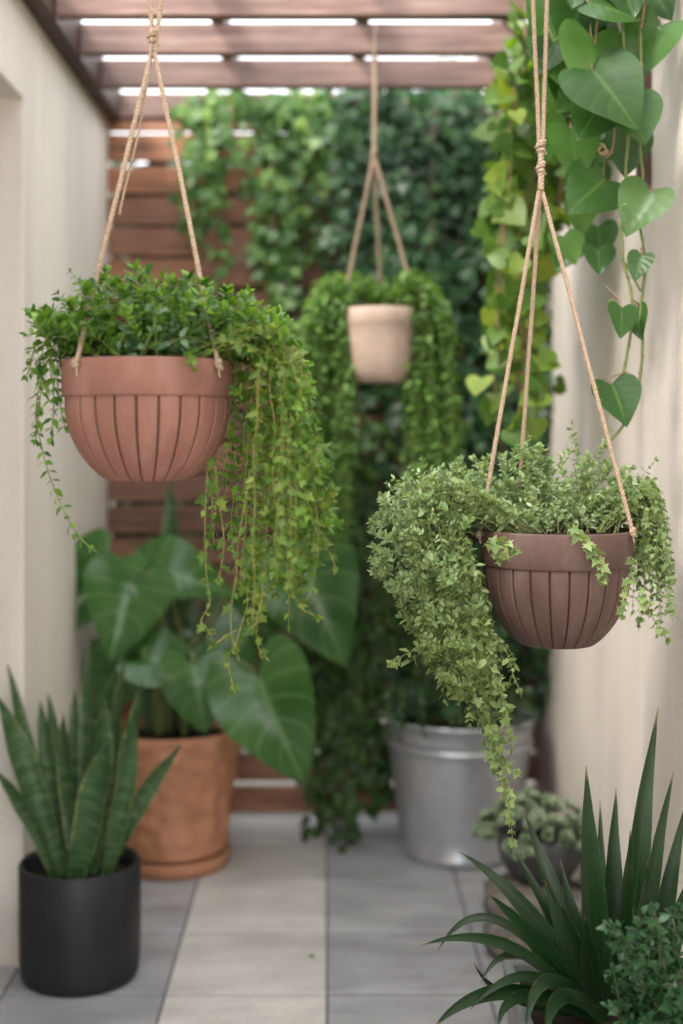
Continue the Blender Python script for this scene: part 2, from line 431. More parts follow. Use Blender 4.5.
LF_TREE = leaf_mat('tree_leaf', W4(.06,.1,.025), W4(.12,.17,.05), None, .35, .5)
LF_DARK = leaf_mat('hedge_leaf', W4(.010,.022,.009), W4(.02,.04,.014), None, .15, .5)

# ------------------------------------------------------------------ tagging
def tag(o, label, cat, group=None):
    o['label'] = label; o['category'] = cat
    if group: o['group'] = group
    return o
def thing(name, loc, label, cat, group=None):
    o = bpy.data.objects.new(name, None); o.empty_display_size = .1; COL.objects.link(o); o.location = loc
    ORG[o.name] = V(loc); return tag(o, label, cat, group)
def struct(o): o['kind'] = 'structure'; return o

# ------------------------------------------------------------------ setting
XL, XR, YB = -.80, .77, 4.72
ZT = 2.74
b = Bag(); b.add([(-60,-40,-.02),(60,-40,-.02),(60,90,-.02),(-60,90,-.02)], [(0,1,2,3)])
struct(b.build('ground', GROUND, smooth=False))
b = Bag()
b.add([(-1.2,-1.5,-.006),(1.1,-1.5,-.006),(1.1,YB+.1,-.006),(-1.2,YB+.1,-.006)], [(0,1,2,3)], mi=0)
ts = .406; g = .0025; y0 = 1820/497.0 - ts*14
bv = .003
for i in range(-3, 3):
    for j in range(20):
        xa, xb, ya, yb = i*ts+g, (i+1)*ts-g, y0+j*ts+g*2.6, y0+(j+1)*ts-g*2.6
        if ya > YB or yb < -1.4: continue
        xa = max(xa, -.98); xb = min(xb, .78); yb = min(yb, YB+.05)
        if xb <= xa: continue
        zz = R.uniform(-.0008,.0008)
        b.add([(xa,ya,zz-bv),(xb,ya,zz-bv),(xb,yb,zz-bv),(xa,yb,zz-bv),(xa+bv,ya+bv,zz),(xb-bv,ya+bv,zz),(xb-bv,yb-bv,zz),(xa+bv,yb-bv,zz),
               (xa,ya,-.006),(xb,ya,-.006),(xb,yb,-.006),(xa,yb,-.006)],
              [(4,5,6,7),(0,1,5,4),(1,2,6,5),(2,3,7,6),(3,0,4,7),(8,9,1,0),(9,10,2,1),(10,11,3,2),(11,8,0,3)], mi=1 if i == -1 else 2)
struct(b.build('patio_floor', [GROUT, TL, TG], smooth=False))

# left wall with doorway
DY0, DY1, DZ = 2.38, 3.43, 2.287
def wallbox(b, x0, x1, y0, y1, z0, z1): b.box(x0, x1, y0, y1, z0, z1)
b = Bag()
xo = XL-.25
pts = [(-1.5,-.02),(DY0,-.02),(DY0,DZ),(DY1,DZ),(DY1,-.02),(YB+.12,-.02),(YB+.12,ZT),(-1.5,ZT)]
n = len(pts)
b.add([(XL,y,z) for y,z in pts]+[(xo,y,z) for y,z in pts],
      [tuple(range(n-1,-1,-1)), tuple(range(n,2*n))] + [(i,(i+1)%n,(i+1)%n+n,i+n) for i in range(n)])
lw = thing('rendered_wall', (XL-.12, 1.6, 0), 'smooth cream rendered wall on the left with a doorway cut into it', 'wall')
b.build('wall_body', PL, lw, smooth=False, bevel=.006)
b = Bag(); b.box(XL-.2, XL-.155, DY0+.002, DY1-.002, 0.005, DZ-.002)
for z0, z1 in ((.25,.95),(1.1,2.05)):
    b.box(XL-.158, XL-.145, DY0+.18, DY1-.18, z0, z1)
dr = b.build('door', DOOR, lw, smooth=False, bevel=.004)
b = Bag(); b.tube([V((XL-.155,DY0+.1,1.02)),V((XL-.11,DY0+.1,1.02)),V((XL-.1,DY0+.13,1.02)),V((XL-.1,DY0+.22,1.02))], .009, 8)
b.build('handle', STEEL, dr)
# right wall with a pier standing a little proud
rw = thing('stucco_wall', (XR+.12, 1.6, 0), 'rough cream stucco wall on the right, stepped with a shallow pier', 'wall')
b = Bag(); b.box(XR, XR+.25, 3.02, YB+.12, -.02, ZT)
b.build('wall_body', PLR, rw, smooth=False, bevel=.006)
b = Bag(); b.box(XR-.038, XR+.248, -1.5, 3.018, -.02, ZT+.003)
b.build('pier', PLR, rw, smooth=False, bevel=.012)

# fence
fe = thing('slatted_fence', (0, YB+.03, 0), 'red brown horizontal plank fence closing the far end of the alley', 'fence')
pitch = .1125; z = .03; k = 0
while z < 2.51:
    b = Bag(); th = .022
    dz = R.uniform(-.003,.003); sl = R.uniform(-.004,.004)
    gapx = .013 if k % 4 else .018
    b.box(XL+.003, XR-.003, YB+R.uniform(0,.003), YB+th, z+dz, min(2.547, z+pitch-gapx+dz))
    b.build('plank', WOODF, fe, smooth=False, bevel=.003); z += pitch; k += 1
for x in (-.62, .06, .68):
    b = Bag(); b.box(x-.035, x+.035, YB+.025, YB+.09, -.02, 2.5); b.build('post', WOODD, fe, smooth=False, bevel=.003)
b = Bag(); b.box(XL+.003, XR-.003, YB-.012, YB+.06, 2.551, 2.641); b.build('top_rail', WOODP, fe, smooth=False, bevel=.004)

# pergola
pg = thing('pergola', (0, 2.9, 2.55), 'weathered brown timber pergola of cross beams roofing the alley', 'pergola')
BY = [4.27-.362*i for i in range(10)]
for y in BY:
    b = Bag(); dz = R.uniform(-.002,.004)
    b.box(-.742, XR-.064, y, y+.046, 2.545+dz, 2.637+dz)
    b.build('beam', WOODP, pg, smooth=False, bevel=.005)
for x in (-.33, .107, .547):
    b = Bag(); b.box(x-.021, x+.021, .7, YB+.05, 2.645, 2.73); b.build('rafter', WOODD, pg, smooth=False, bevel=.004)
b = Bag(); b.box(XL+.002, -.745, .7, YB-.014, 2.535, 2.66); b.build('ledger', WOODD, pg, smooth=False, bevel=.004)
b = Bag(); b.box(XR-.061, XR-.04, .7, YB-.014, 2.535, 2.66); b.build('ledger', WOODD, pg, smooth=False, bevel=.004)
# narrow dark upright strip on the right wall
b = Bag(); b.box(XR-.066, XR-.040, 2.93, 2.965, 1.93, 2.532)
tag(b.build('wall_strip', WOODD, smooth=False, bevel=.003), 'narrow dark batten fixed upright on the right wall behind heart leaves', 'strip')

# ------------------------------------------------------------------ ropes
def rope(bag, pts, r=.0042, fuzz=True, sag=0):
    rs, L = resample(pts, .0022)
    c = [p for p, t, s in rs]
    a = V((1,0,0))
    frames = []
    for p, t, s in rs:
        a = a - t*a.dot(t)
        if a.length < 1e-5: a = t.orthogonal()
        a.normalize(); frames.append((p, t, a.copy(), t.cross(a), s))
    for k in range(3):
        q = []
        for p, t, a1, b1, s in frames:
            w = s/.021*2*PI + k*2*PI/3
            q.append(p + (a1*math.cos(w) + b1*math.sin(w))*r*.52)
        bag.tube(q, r*.56, 5)
    if fuzz:
        for i in range(int(L/.0035)):
            p, t, a1, b1, s = R.choice(frames)
            w = R.random()*6.28; d = a1*math.cos(w)+b1*math.sin(w)
            q0 = p + d*r*.8; l = R.uniform(.002,.007)
            q1 = q0 + (d*.7 + t*R.uniform(-1,1))*l*.6; q2 = q1 + (d*.5 + t*R.uniform(-1.4,1.4) + rv(.5))*l*.6
            bag.tube([q0,q1,q2], .00022, 3, cap=False)
def knot(bag, c, r=.011, axis=None):
    pts = []
    for i in range(90):
        w = i/90*2*PI*3
        pts.append(c + V((math.cos(w)*r*(.75+.25*math.cos(w*.667)), math.sin(w)*r*.8, (i/90-.5)*r*2.9 + math.sin(w*.667)*r*.25)))
    rope(bag, pts, .0036)
def line(a, b, sag=.0, n=14):
    out = []
    o = rv(9)
    for i in range(n+1):
        t = i/n; p = a.lerp(b, t); p = p + noise.noise_vector(p*7+o)*.0022*math.sin(PI*t); out.append(p)
    return out

# ------------------------------------------------------------------ ribbed hanging pot
def hanging_pot(root, c, R0, hgt, band, mat, prof_pts, grooves=24):
    # c: centre of rim plane, prof_pts: bowl outline (fraction of R0, fraction of bowl height from the band down)
    per = 22
    n = grooves*per
    gd = .006
    def mod(w, i, r, z, k):
        if i in groove_rows:
            kk = k % per; kk = min(kk, per-kk)
            f = {0:1.0, 1:.35}.get(kk, 0)
            return -gd*f*groove_rows[i]
        # gentle bulge between grooves
        return 0
    pr = []; groove_rows = {}
    inner = [(R0*.86, -band*.9), (R0*.93, -.012), (R0*.955, -.003), (R0*.975, 0), (R0*.992, -.001), (R0, -.004)]
    pr += inner
    pr += [(R0*1.0, -band*.5), (R0*.995, -band+.002), (R0*.985, -band), (R0*.962, -band-.0005)]
    m = 22
    bp = spline([V((a, q, 0)) for a, q in prof_pts], 5)
    for j, v in enumerate(bp):
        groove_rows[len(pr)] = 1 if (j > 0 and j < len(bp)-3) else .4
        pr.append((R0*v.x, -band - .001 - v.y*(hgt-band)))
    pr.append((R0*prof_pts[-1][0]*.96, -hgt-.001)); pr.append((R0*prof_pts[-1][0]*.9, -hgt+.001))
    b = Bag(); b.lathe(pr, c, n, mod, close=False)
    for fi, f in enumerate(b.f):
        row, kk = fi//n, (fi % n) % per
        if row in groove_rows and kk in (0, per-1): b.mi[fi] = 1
    k = len(b.v)
    b.f.append(tuple(range(k-n, k))); b.mi.append(0)
    return b.build('pot', [mat, GROOVE_SHADE], root)
def soil_disc(root, c, r, h=.012, name='soil'):
    b = Bag(); n = 40; rings = 8
    vs = [(c.x, c.y, c.z+h)]; fs = []
    for i in range(1, rings+1):
        for k in range(n):
            w = 2*PI*k/n; rr = r*i/rings
            z = c.z + h*(1-(i/rings)**2) + R.uniform(-.003,.003)
            vs.append((c.x+rr*math.cos(w), c.y+rr*math.sin(w), z))
    for k in range(n): fs.append((0, 1+k, 1+(k+1)%n))
    for i in range(rings-1):
        for k in range(n):
            a = 1+i*n; fs.append((a+k, a+n+k, a+n+(k+1)%n, a+(k+1)%n))
    b.add(vs, fs)
    for i in range(60):
        w = R.random()*6.28; rr = r*.9*math.sqrt(R.random()); s = R.uniform(.002,.006)
        p = V((c.x+rr*math.cos(w), c.y+rr*math.sin(w), c.z+h*.6))
        b.add([p+rv(s) + V((0,0,s*.5)) for _ in range(4)], [(0,1,2),(0,2,3),(0,3,1),(1,3,2)])
    b.build(name, SOIL, root, smooth=False)

def pierce(root, c, R0, ang, zoff):
    a = math.radians(ang)
    d = V((math.sin(a), -math.cos(a), 0))
    p = c + d*(R0+.0005) + V((0,0,zoff))
    b = Bag(); s = V((math.cos(a), math.sin(a), 0))
    q = []
    for i in range(13):
        w = 2*PI*i/12; q.append(p + s*math.cos(w)*.0048 + V((0,0,1))*math.sin(w)*.0048)
    b.tube(q, .0014, 6)
    b.build('eyelet', BRONZE, root)
    return p + d*.004
BRONZE = plain('dull_bronze', W4(.05,.035,.025), .5, .2, 50, 0)

BOWLP = [(.962,0),(.962,.12),(.945,.28),(.895,.46),(.81,.64),(.70,.8),(.585,.92),(.50,.985),(.46,1.0)]

# ================= left hanging planter
cL = P(148, 361, 2.11); RL = 85/F*2.11
hl = thing('hanging_planter', cL - V((0,0,.193)), 'dusty pink ribbed pot hung on jute rope at the left, green trails spilling over', 'hanging planter', None)
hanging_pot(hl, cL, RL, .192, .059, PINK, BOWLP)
soil_disc(hl, cL + V((0,0,-.022)), RL*.9)
apex = P(153, 52, 2.11)
for ang in (-43, 58):
    q = pierce(hl, cL, RL, ang, -.013)
    b = Bag()
    rope(b, line(q, apex + V((.002 if ang > 0 else -.002, 0, 0))), .0040)
    knot(b, q + V((0,0,.004)), .005)
    a2 = math.radians(ang)
    rope(b, line(q, q + V((.002,-.002,-.018)), n=6), .0016)
    b.build('rope', JUTE, hl)
b = Bag()
knot(b, apex + V((0,0,.024)), .008)
top1 = V((apex.x-.014, BY[6]-.004, 2.55)); top2 = V((apex.x+.02, BY[6]+.05, 2.55))
rope(b, line(apex + V((-.002,0,.0)), P(150, 0, 2.11)) + [top1, V((apex.x-.01, BY[6]-.006, 2.63)), V((apex.x+.004, BY[6]+.02, 2.632)), V((apex.x+.014, BY[6]+.052, 2.63)), top2] + line(P(161, 0, 2.11), apex + V((.003,0,0))), .0040)
tail = [apex+V((-.002,-.004,.02)), P(146,90,2.1), P(137,140,2.1), P(127,180,2.1), P(119,215,2.1)]
b.build('rope_loop', JUTE, hl)
b = Bag(); rope(b, spline(tail), .0020); b.build('rope_tail', JUTE, hl)

fol = Bag(); tr = Bag(); blu = Bag(); st = Bag(); sty = Bag()
top = cL + V((0,0,-.01))
# mound
def mound_stem(c, r0, ex, ey, dy, lift, bag, stb, size, T, step, sr=.0009):
    w = R.random()*6.28; rr = r0*math.sqrt(R.random())
    e = P(ex, ey, c.y+dy)
    s0 = c + V((rr*math.cos(w)*.8 + (e.x-c.x)*.35, rr*math.sin(w)*.8+dy*.3, -.005))
    m1 = s0 + V(((e.x-s0.x)*.15, dy*.2, lift*.7 + R.uniform(0,.03))); m2 = s0.lerp(e, .7) + V((0,0,lift))
    pts = wobble(bez(s0, m1, m2, e, 14), .012)
    stb.tube(pts, lambda q: sr*(1.2-.7*q), 4)
    leaves_along(bag, pts, step, size, T, c, start=.18)
for i in range(130):
    u = R.random()
    ex = 38 + u*232
    topy = 306 - 34*math.exp(-((ex-160)/70)**2) + (14 if ex > 235 else 0) + (18 if ex < 70 else 0)
    ey = R.uniform(topy, 352)
    mound_stem(top, RL*.75, ex, ey, R.uniform(-.10,.13)*(1 if 70<ex<230 else .7), R.uniform(.01,.045), fol, st, .0225 if i % 2 else .016, MINT if i % 3 else OVATE, .0095)
for i in range(26):   # bigger bluish leaves in the middle
    ex = R.uniform(110, 215); mound_stem(top, RL*.7, ex, R.uniform(292, 345), R.uniform(-.12,.0), .02, blu, st, .023, OVATE, .03)
for (ex, ey, dy) in ((68,270,-.03),(52,288,-.02),(60,300,.02),(166,268,-.02),(160,277,.02),(212,290,-.02),(100,277,.05),(45,305,-.05),(85,285,.03),(30,350,0),(25,365,-.03),(27,335,.03),(262,322,-.04),(240,300,.0)):
    mound_stem(top, RL*.5, ex, ey, dy, .02, fol, st, .017, MINT, .011)
# right cascade
for i in range(72):
    ex = 207 + 112*R.random()**.85
    if i % 4 == 0: ey = R.uniform(560, 640); ex = R.uniform(225, 300)
    else: ey = R.uniform(380, 590)
    if ex > 300: ey = min(ey, 560)
    dy = R.uniform(-.12, .13)
    if ex < 246: dy = R.uniform(.02,.15)
    e = P(ex, ey, top.y+dy)
    aw = R.uniform(-.9,.9)
    s0 = top + V((.06+R.uniform(-.03,.04), dy*.5, 0))
    ax = 244 + max(0, ex-215)*.46 + R.uniform(-6, 8)
    ap = P(ax, R.uniform(302, 345) + max(0, (ax-250))*.9, top.y+dy*.9)
    m = P(ex*.8+ax*.2 + R.uniform(-8,10), ap.z and R.uniform(395, 440), top.y+dy)
    if m.z < e.z: m = ap.lerp(e, .6)
    pts = wobble(spline([s0, s0.lerp(ap,.55)+V((0,0,.035)), ap, m, e], 7), .010, 12)
    sty.tube(pts, lambda q: .00085*(1.2-.6*q), 4)
    leaves_along(fol if i % 2 else tr, pts, R.uniform(.010,.024), .0135, (MINT, OVATE, IVY)[i%3], top, start=.12, tipsize=.85, szv=.6, jit=1.0)
for i in range(190):   # young shoots standing out of the mound and the cascade
    w = R.uniform(-2.9, 2.9)
    if i < 120:
        x = R.uniform(45, 275); yt = 312 - 26*math.exp(-((x-160)/70)**2) + (20 if x < 75 else 0) + max(0, x-235)*.9
        p = P(x, R.uniform(yt, 345), top.y + R.uniform(-.13,.08)); d = V(((x-150)/160, R.uniform(-.8,.1), .7)) + rv(.35)
        sprig(fol, st, p, d, R.uniform(.02,.045), R.uniform(.014,.022))
    else:
        y = R.uniform(330, 600); xr = 262 + 55*min(1, (y-310)/170) - max(0, y-540)*.5; x = R.uniform(max(238, xr-60), xr) if i % 3 else xr
        p = P(x, y, top.y + R.uniform(-.12,.02)); d = V((R.uniform(-.4,1), R.uniform(-1,.1), R.uniform(-.2,.5)))
        sprig(fol if i % 2 else tr, sty, p, d, R.uniform(.018,.035), R.uniform(.012,.02))
# long fine tails
for pp in ([(240,560),(247,600),(238,640),(228,660),(236,690)], [(262,580),(258,620),(232,633),(205,650)], [(262,600),(255,640),(270,660)],
           [(270,480),(264,560),(262,600),(250,632)], [(300,480),(318,540),(312,590),(300,605)], [(250,470),(237,560),(232,625),(238,660)],
           [(207,470),(205,560),(210,600),(200,620),(215,632)], [(285,560),(295,600),(310,613),(325,617)], [(215,460),(222,540),(219,580)], [(313,500),(322,540),(333,560),(336,575)],
           [(298,430),(314,452),(322,460)], [(300,470),(318,485),(326,490)]):
    pts = wobble(spline([P(x, y, 2.06 + .02*math.sin(x)) for x, y in pp], 7), .006, 14)
    sty.tube(pts, .0008, 4)
    leaves_along(tr, pts, .022, .0155, IVY, top, start=.0, pair=False, tipsize=.9)
# left tendrils
for pp in ([(75,330),(52,352),(40,385),(37,419),(44,454),(57,496),(75,530),(98,552)], [(70,345),(55,375),(54,410),(52,440)], [(60,340),(44,360),(38,420),(36,440)],
           [(80,330),(60,350),(58,392),(66,430)], [(85,325),(50,335),(40,360),(30,375)], [(80,325),(56,340),(50,372),(60,400)], [(70,335),(38,345),(30,368),(24,380)]):
    pts = wobble(spline([P(x, y, 2.08) for x, y in pp], 7), .003, 14)
    st.tube(pts, .0011, 5)
    leaves_along(fol, pts, .0155, .019, OVATE, top, start=.0, pair=True, tipsize=.75)
b = Bag()  # sprig over the front rim
pts = spline([P(190,352,2.0), P(192,362,1.97), P(196,372,1.965)], 5); st.tube(pts, .0008, 4); leaves_along(fol, pts, .006, .014, MINT, top)
fo = fol.build('foliage', LF_LEFT, hl); tr.build('trailing_foliage', LF_TRAIL, hl); blu.build('broad_leaves', LF_LEFT2, hl)
st.build('stems', VSTEM, hl); sty.build('trailing_stems', YSTEM, hl)

# ================= right hanging planter
cR = P(556.5, 529, 2.47); RR = 75.5/F*2.47
hr = thing('hanging_planter', cR - V((0,0,.218)), 'dark brown ribbed pot hung on three ropes by the right wall, silvery trails', 'hanging planter')
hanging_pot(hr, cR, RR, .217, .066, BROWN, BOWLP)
soil_disc(hr, cR + V((0,0,-.016)), RR*.9)
apR = P(541, 190, 2.47)
for ang, zo in ((-86, -.012), (60, -.004), (202, -.004)):
    q = pierce(hr, cR, RR, ang, zo)
    b = Bag(); rope(b, line(q, apR + V((.003*math.sin(math.radians(ang)), .003, 0))), .0042)
    knot(b, q + V((0,0,.003)), .005); rope(b, line(q, q + V((.002,-.002,-.016)), n=6), .0016)
    b.build('rope', JUTE, hr)
b = Bag()
knot(b, P(541, 147, 2.47), .0085); knot(b, P(541, 168, 2.47), .0075)
rope(b, line(apR, P(541,150,2.47)), .006)
yb = BY[5]
rope(b, line(P(541,150,2.47)+V((-.003,0,0)), P(533,0,2.47)) + [V((P(531,0,2.47).x, yb-.005, 2.55)), V((P(532,0,2.47).x, yb-.006, 2.632)), V((P(540,0,2.47).x, yb+.02, 2.634)), V((P(546,0,2.47).x, yb+.052, 2.63)), V((P(549,0,2.47).x, yb+.05, 2.55))] + line(P(547,0,2.47), P(541,150,2.47)+V((.003,0,0))), .0042)
b.build('rope_loop', JUTE, hr)
fol = Bag(); tr = Bag(); st = Bag()
top = cR + V((0,0,-.006))
for i in range(150):
    ex = R.uniform(398, 655)
    topy = 478 - 28*math.exp(-((ex-530)/60)**2) + max(0, (ex-620))*1.0 + max(0, 430-ex)*.5
    ey = R.uniform(topy, 522)
    dy = R.uniform(-.06,.15)
    if 575 < ex < 620: dy = R.uniform(.03,.15); ey = min(ey, 505)
    mound_stem(top, RR*.7, ex, ey, dy, R.uniform(.01,.04), fol, st, .0128, MINT if i % 2 else OVATE, .0065)
for (ex, ey, dy) in ((527,440,.0),(520,452,.03),(541,450,.05),(574,420,.12),(572,435,.1),(603,438,.12),(612,432,.12),(652,462,.02),(648,475,.05),(405,468,-.02),(430,466,.03),(395,480,.0),(377,523,-.02),(382,560,-.02),(670,520,.0),(672,540,0),(390,512,0),(475,468,0),(450,470,.02)):
    mound_stem(top, RR*.5, ex, ey, dy, .015, fol, st, .016, OVATE, .010)
for i in range(85):
    t = R.random()
    ey = 545 + 165*t + R.uniform(-25,25)
    ex = R.uniform(384 + 75*t, 488 + 22*t)
    dy = R.uniform(-.12, .12)
    if ex > 448 and ey < 660: ex -= 30
    e = P(ex, ey, top.y+dy)
    s0 = top + V((-.07+R.uniform(-.04,.04), dy*.5, 0))
    ax = min(452, max(398, ex*.75 + 100 + R.uniform(-20, 20)))
    ap = P(ax, R.uniform(490, 528), top.y+dy*.9)
    m = P(ex*.75+ax*.25 - R.uniform(0,12), .45*ey+.55*520, top.y+dy)
    pts = wobble(spline([s0, s0.lerp(ap,.55)+V((0,0,.03)), ap, m, e], 7), .012, 12)
    st.tube(pts, lambda q: .00085*(1.2-.6*q), 4)
    leaves_along(fol if t < .45 and i % 3 else tr, pts, R.uniform(.0075,.012), .0125, (MINT, OVATE, NARROW)[i%3], top, start=.12, tipsize=.95, szv=.6, jit=1.0)
for pp in ([(470,640),(485,700),(495,760),(510,800),(516,845)], [(480,650),(500,690),(512,740),(507,790),(515,825)], [(450,600),(470,660),(480,720),(492,770)],
           [(470,600),(490,650),(505,700),(498,750),(520,775)], [(495,610),(505,650),(515,680),(520,700)], [(455,620),(465,680),(478,700)], [(460,600),(430,640),(410,662),(392,662)],
           [(440,600),(425,640),(405,655),(388,665)], [(490,560),(500,610),(512,655),(505,690)], [(462,650),(480,690),(502,730),(519,742)], [(455,640),(475,690),(490,730),(500,752)],
           [(465,620),(480,660),(495,700),(512,712)], [(475,540),(488,600),(492,640),(500,690)], [(478,560),(484,620),(489,690),(485,720)], [(470,650),(480,700),(497,745),(498,780)], [(462,660),(472,690),(488,735),(505,765)]):
    j = R.uniform(-.05,.03); pp = [(min(x, 470) if y < 630 else x, y) for x, y in pp]
    pts = wobble(spline([P(x, y, 2.40+j) for x, y in pp], 7), .008, 12)
    st.tube(pts, .0009, 4)
    leaves_along(tr, pts, .019, .016, R.choice((IVY, MINT, OVATE)), top, start=.0, pair=True, tipsize=.9, szv=.55, jit=1.0)
for i in range(330):
    if i < 170:
        x = R.uniform(405, 650); yt = 480 - 24*math.exp(-((x-530)/60)**2) + max(0, x-615)*.9 + max(0, 440-x)*.5
        p = P(x, R.uniform(yt, 515), top.y + (R.uniform(-.1,.1) if x < 460 else R.uniform(.0,.14))); d = V(((x-530)/160, R.uniform(-.7,.2), .75)) + rv(.35)
        sprig(fol, st, p, d, R.uniform(.02,.05), R.uniform(.010,.015), n=6)
    else:
        t = R.random(); y = 500 + 200*t; xl = 388 + max(0, y-580)*.62; x = R.uniform(xl, max(xl+4, 464 if y < 640 else 485)) if i % 3 else xl + R.uniform(-6, 6)
        p = P(x, y, top.y + R.uniform(-.14,.0)); d = V((R.uniform(-1.1,.3), R.uniform(-1,.1), R.uniform(-.1,.5)))
        sprig(fol if t < .6 else tr, st, p, d, R.uniform(.018,.036), R.uniform(.010,.016), n=6)
# right side spill and front sprigs
for i in range(60):
    ex = R.uniform(630, 674); ey = R.uniform(520, 590) if i % 3 else R.uniform(560, 640); dy = R.uniform(-.05, .12)
    e = P(ex, ey, top.y+dy); s0 = top + V((.08, dy*.5, 0)); ap = P(min(ex, 655), R.uniform(485, 515), top.y+dy)
    pts = wobble(spline([s0, s0.lerp(ap,.55)+V((0,0,.02)), ap, e], 7), .010, 12)
    st.tube(pts, lambda q: .00085*(1.2-.6*q), 4)
    leaves_along(fol if i%2 else tr, pts, .014, .0145, MINT if i%2 else IVY, top, start=.15, tipsize=.8)
for pp, sz in (([(572,528),(584,541),(596,552),(600,566),(603,586)], .019), ([(486,545),(505,543),(512,548)], .021), ([(640,590),(655,622),(668,640)], .015), ([(632,560),(628,590),(622,618)], .014), ([(495,555),(505,560),(515,552)], .02)):
    pts = spline([P(x, y, 2.30) for x, y in pp], 6); st.tube(pts, .0009, 4)
    leaves_along(tr, pts, .0125, sz, IVY, top, tipsize=.9, pair=True)
fol.build('foliage', LF_RIGHT, hr); tr.build('trailing_foliage', LF_RTRAIL, hr); st.build('stems', VSTEM, hr)

# ================= back hanging planter
cB = P(380, 309, 3.92); RB = 37/F*3.92
hb = thing('hanging_planter', cB - V((0,0,.225)), 'pale beige smooth pot hung in front of the dark ivy, farthest back', 'hanging planter')
b = Bag()
pr = [(RB*.84,-.03),(RB*.92,-.004),(RB*.96,0),(RB,-.004),(RB,-.05),(RB*.985,-.053),(RB*.975,-.056),(RB*.965,-.1),(RB*.92,-.15),(RB*.82,-.195),(RB*.68,-.218),(RB*.6,-.222),(0.001,-.222)]
b.lathe(pr, cB, 96, lambda w,i,r,z,k: (-.0014*(k%3==0) if 7 <= i <= 9 else 0), close=False); b.build('pot', BEIGE, hb)
soil_disc(hb, cB + V((0,0,-.02)), RB*.88)
apB = P(374, 155, 3.92)
for ang, zo in ((-85,.0), (80,.0), (175,.0)):
    q = pierce(hb, cB, RB, ang, -.01); b = Bag(); rope(b, line(q, apB), .006, fuzz=False); b.build('rope', JUTE, hb)
b = Bag(); rope(b, line(apB, P(374, 60, 3.915)) + [V((apB.x, BY[1]-.006, 2.56)), V((apB.x, BY[1]-.007, 2.63)), V((apB.x, BY[1]+.052, 2.632)), V((apB.x+.004, BY[1]+.052, 2.54)), P(376,60,3.96)] + line(P(376,62,3.95), apB), .006, fuzz=False)
knot(b, apB, .01); b.build('rope_loop', JUTE, hb)
fol = Bag(); st = Bag()
for i in range(300):
    side = R.choice((-1, 1, 1, -1, 0))
    if side == 0: ex = R.uniform(325, 435); ey = R.uniform(276, 308); dy = R.uniform(-.04,.15)
    elif side < 0: ex = R.uniform(288, 350); ey = R.uniform(320, 560); dy = R.uniform(-.06,.2)
    else: ex = R.uniform(405, 460); ey = R.uniform(320, 520); dy = R.uniform(-.06,.2)
    s0 = cB + V((side*.05, dy*.4, -.01)); e = P(ex, ey, cB.y+dy)
    if side:
        ap = P(ex*.8+380*.2, R.uniform(280, 310) + abs(ex-380)*.25, cB.y+dy)
        pts = spline([s0, s0.lerp(ap,.5)+V((0,0,.05)), ap, e], 6)
    else: pts = spline([s0, s0.lerp(e,.5)+V((0,0,.03)), e], 6)
    pts = wobble(pts, .02, 8)
    st.tube(pts, .0012, 4)
    leaves_along(fol, pts, .025, .028, MINT if i%2 else OVATE, cB, start=.1, tipsize=.8)
fol.build('foliage', LF_BACK, hb); st.build('stems', VSTEM, hb)

# ================= ivy on the fence
def ivy(name, label, strands, mat, size, c=V((0,6,1)), step=.04, stemr=.0025, Y=None, templ=IVY, chaos=0):
    t = thing(name, (strands[0][0].x, YB-.05, 0), label, 'climbing plant')
    fb = Bag(); sb = Bag()
    for pts in strands:
        pts = wobble(pts, .03, 4)
        sb.tube(pts, stemr, 5)
        rs, L = resample(pts, step)
        for p, tg, s in rs:
            for k in range(2):
                off = V((R.gauss(0,.03), -abs(R.gauss(0,.025)), R.gauss(0,.02)))
                d = V((R.gauss(0,.6), -.35, -1)) + rv(.3+chaos); n = V((R.gauss(0,.35), -1, .55)) + rv(.25+chaos)
                fb.leaf(templ, p+off, d, n, size*R.uniform(.6,1.3), fold=.2, droop=R.uniform(0,.35), wid=1.05)
    fb.build('foliage', mat, t); sb.build('stems', BSTEM, t)
    return t
S = []
for i in range(62):
    x = R.uniform(325, 552); ytop = 88 + R.uniform(0, 14); yb_ = R.uniform(560, 800) if x > 400 else R.uniform(300, 520)
    if 345 < x < 400: yb_ = R.uniform(300, 400)
    Y = YB - .03 - R.random()*.2
    S.append(spline([P(x, ytop, Y), P(x+R.uniform(-14,14), .6*ytop+.4*yb_, Y-R.uniform(0,.05)), P(x+R.uniform(-14,14), yb_, Y)], 5))
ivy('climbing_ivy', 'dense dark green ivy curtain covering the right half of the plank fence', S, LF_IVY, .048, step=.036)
S = []
for i in range(13):
    x = R.choice((R.uniform(192, 240), R.uniform(262, 300), R.uniform(300, 345)))
    ytop = R.uniform(92, 120)
    yb_ = {0: R.uniform(140, 220), 1: R.uniform(200, 300), 2: R.uniform(130,190)}[i%3]
    if 262 < x < 300: yb_ = R.uniform(240, 325)
    if 225 < x < 262: yb_ = min(yb_, 190)
    Y = YB - .03 - R.random()*.08
    S.append(spline([P(x, ytop, Y), P(x+R.uniform(-9,9), (ytop+yb_)/2, Y-.03), P(x+R.uniform(-12,12), yb_, Y)], 5))
for x, yb_ in ((280,320),(286,335),(275,300),(293,310),(185,235),(200,250),(190,220)):
    S.append(spline([P(x+8, 105, YB-.05), P(x+3, 200, YB-.07), P(x, yb_, YB-.05)], 5))
for i in range(9):
    x = R.uniform(225, 330); S.append(spline([P(x-6, 100, YB-.05), P(x, 125, YB-.08), P(x+R.uniform(-6,6), R.uniform(140,195), YB-.06)], 5))
for y in (100, 106, 112): S.append(spline([P(195, y, YB-.06), P(260, y+4, YB-.08), P(340, y-2, YB-.06)], 5))
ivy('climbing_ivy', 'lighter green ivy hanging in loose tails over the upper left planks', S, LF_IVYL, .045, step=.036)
S = []
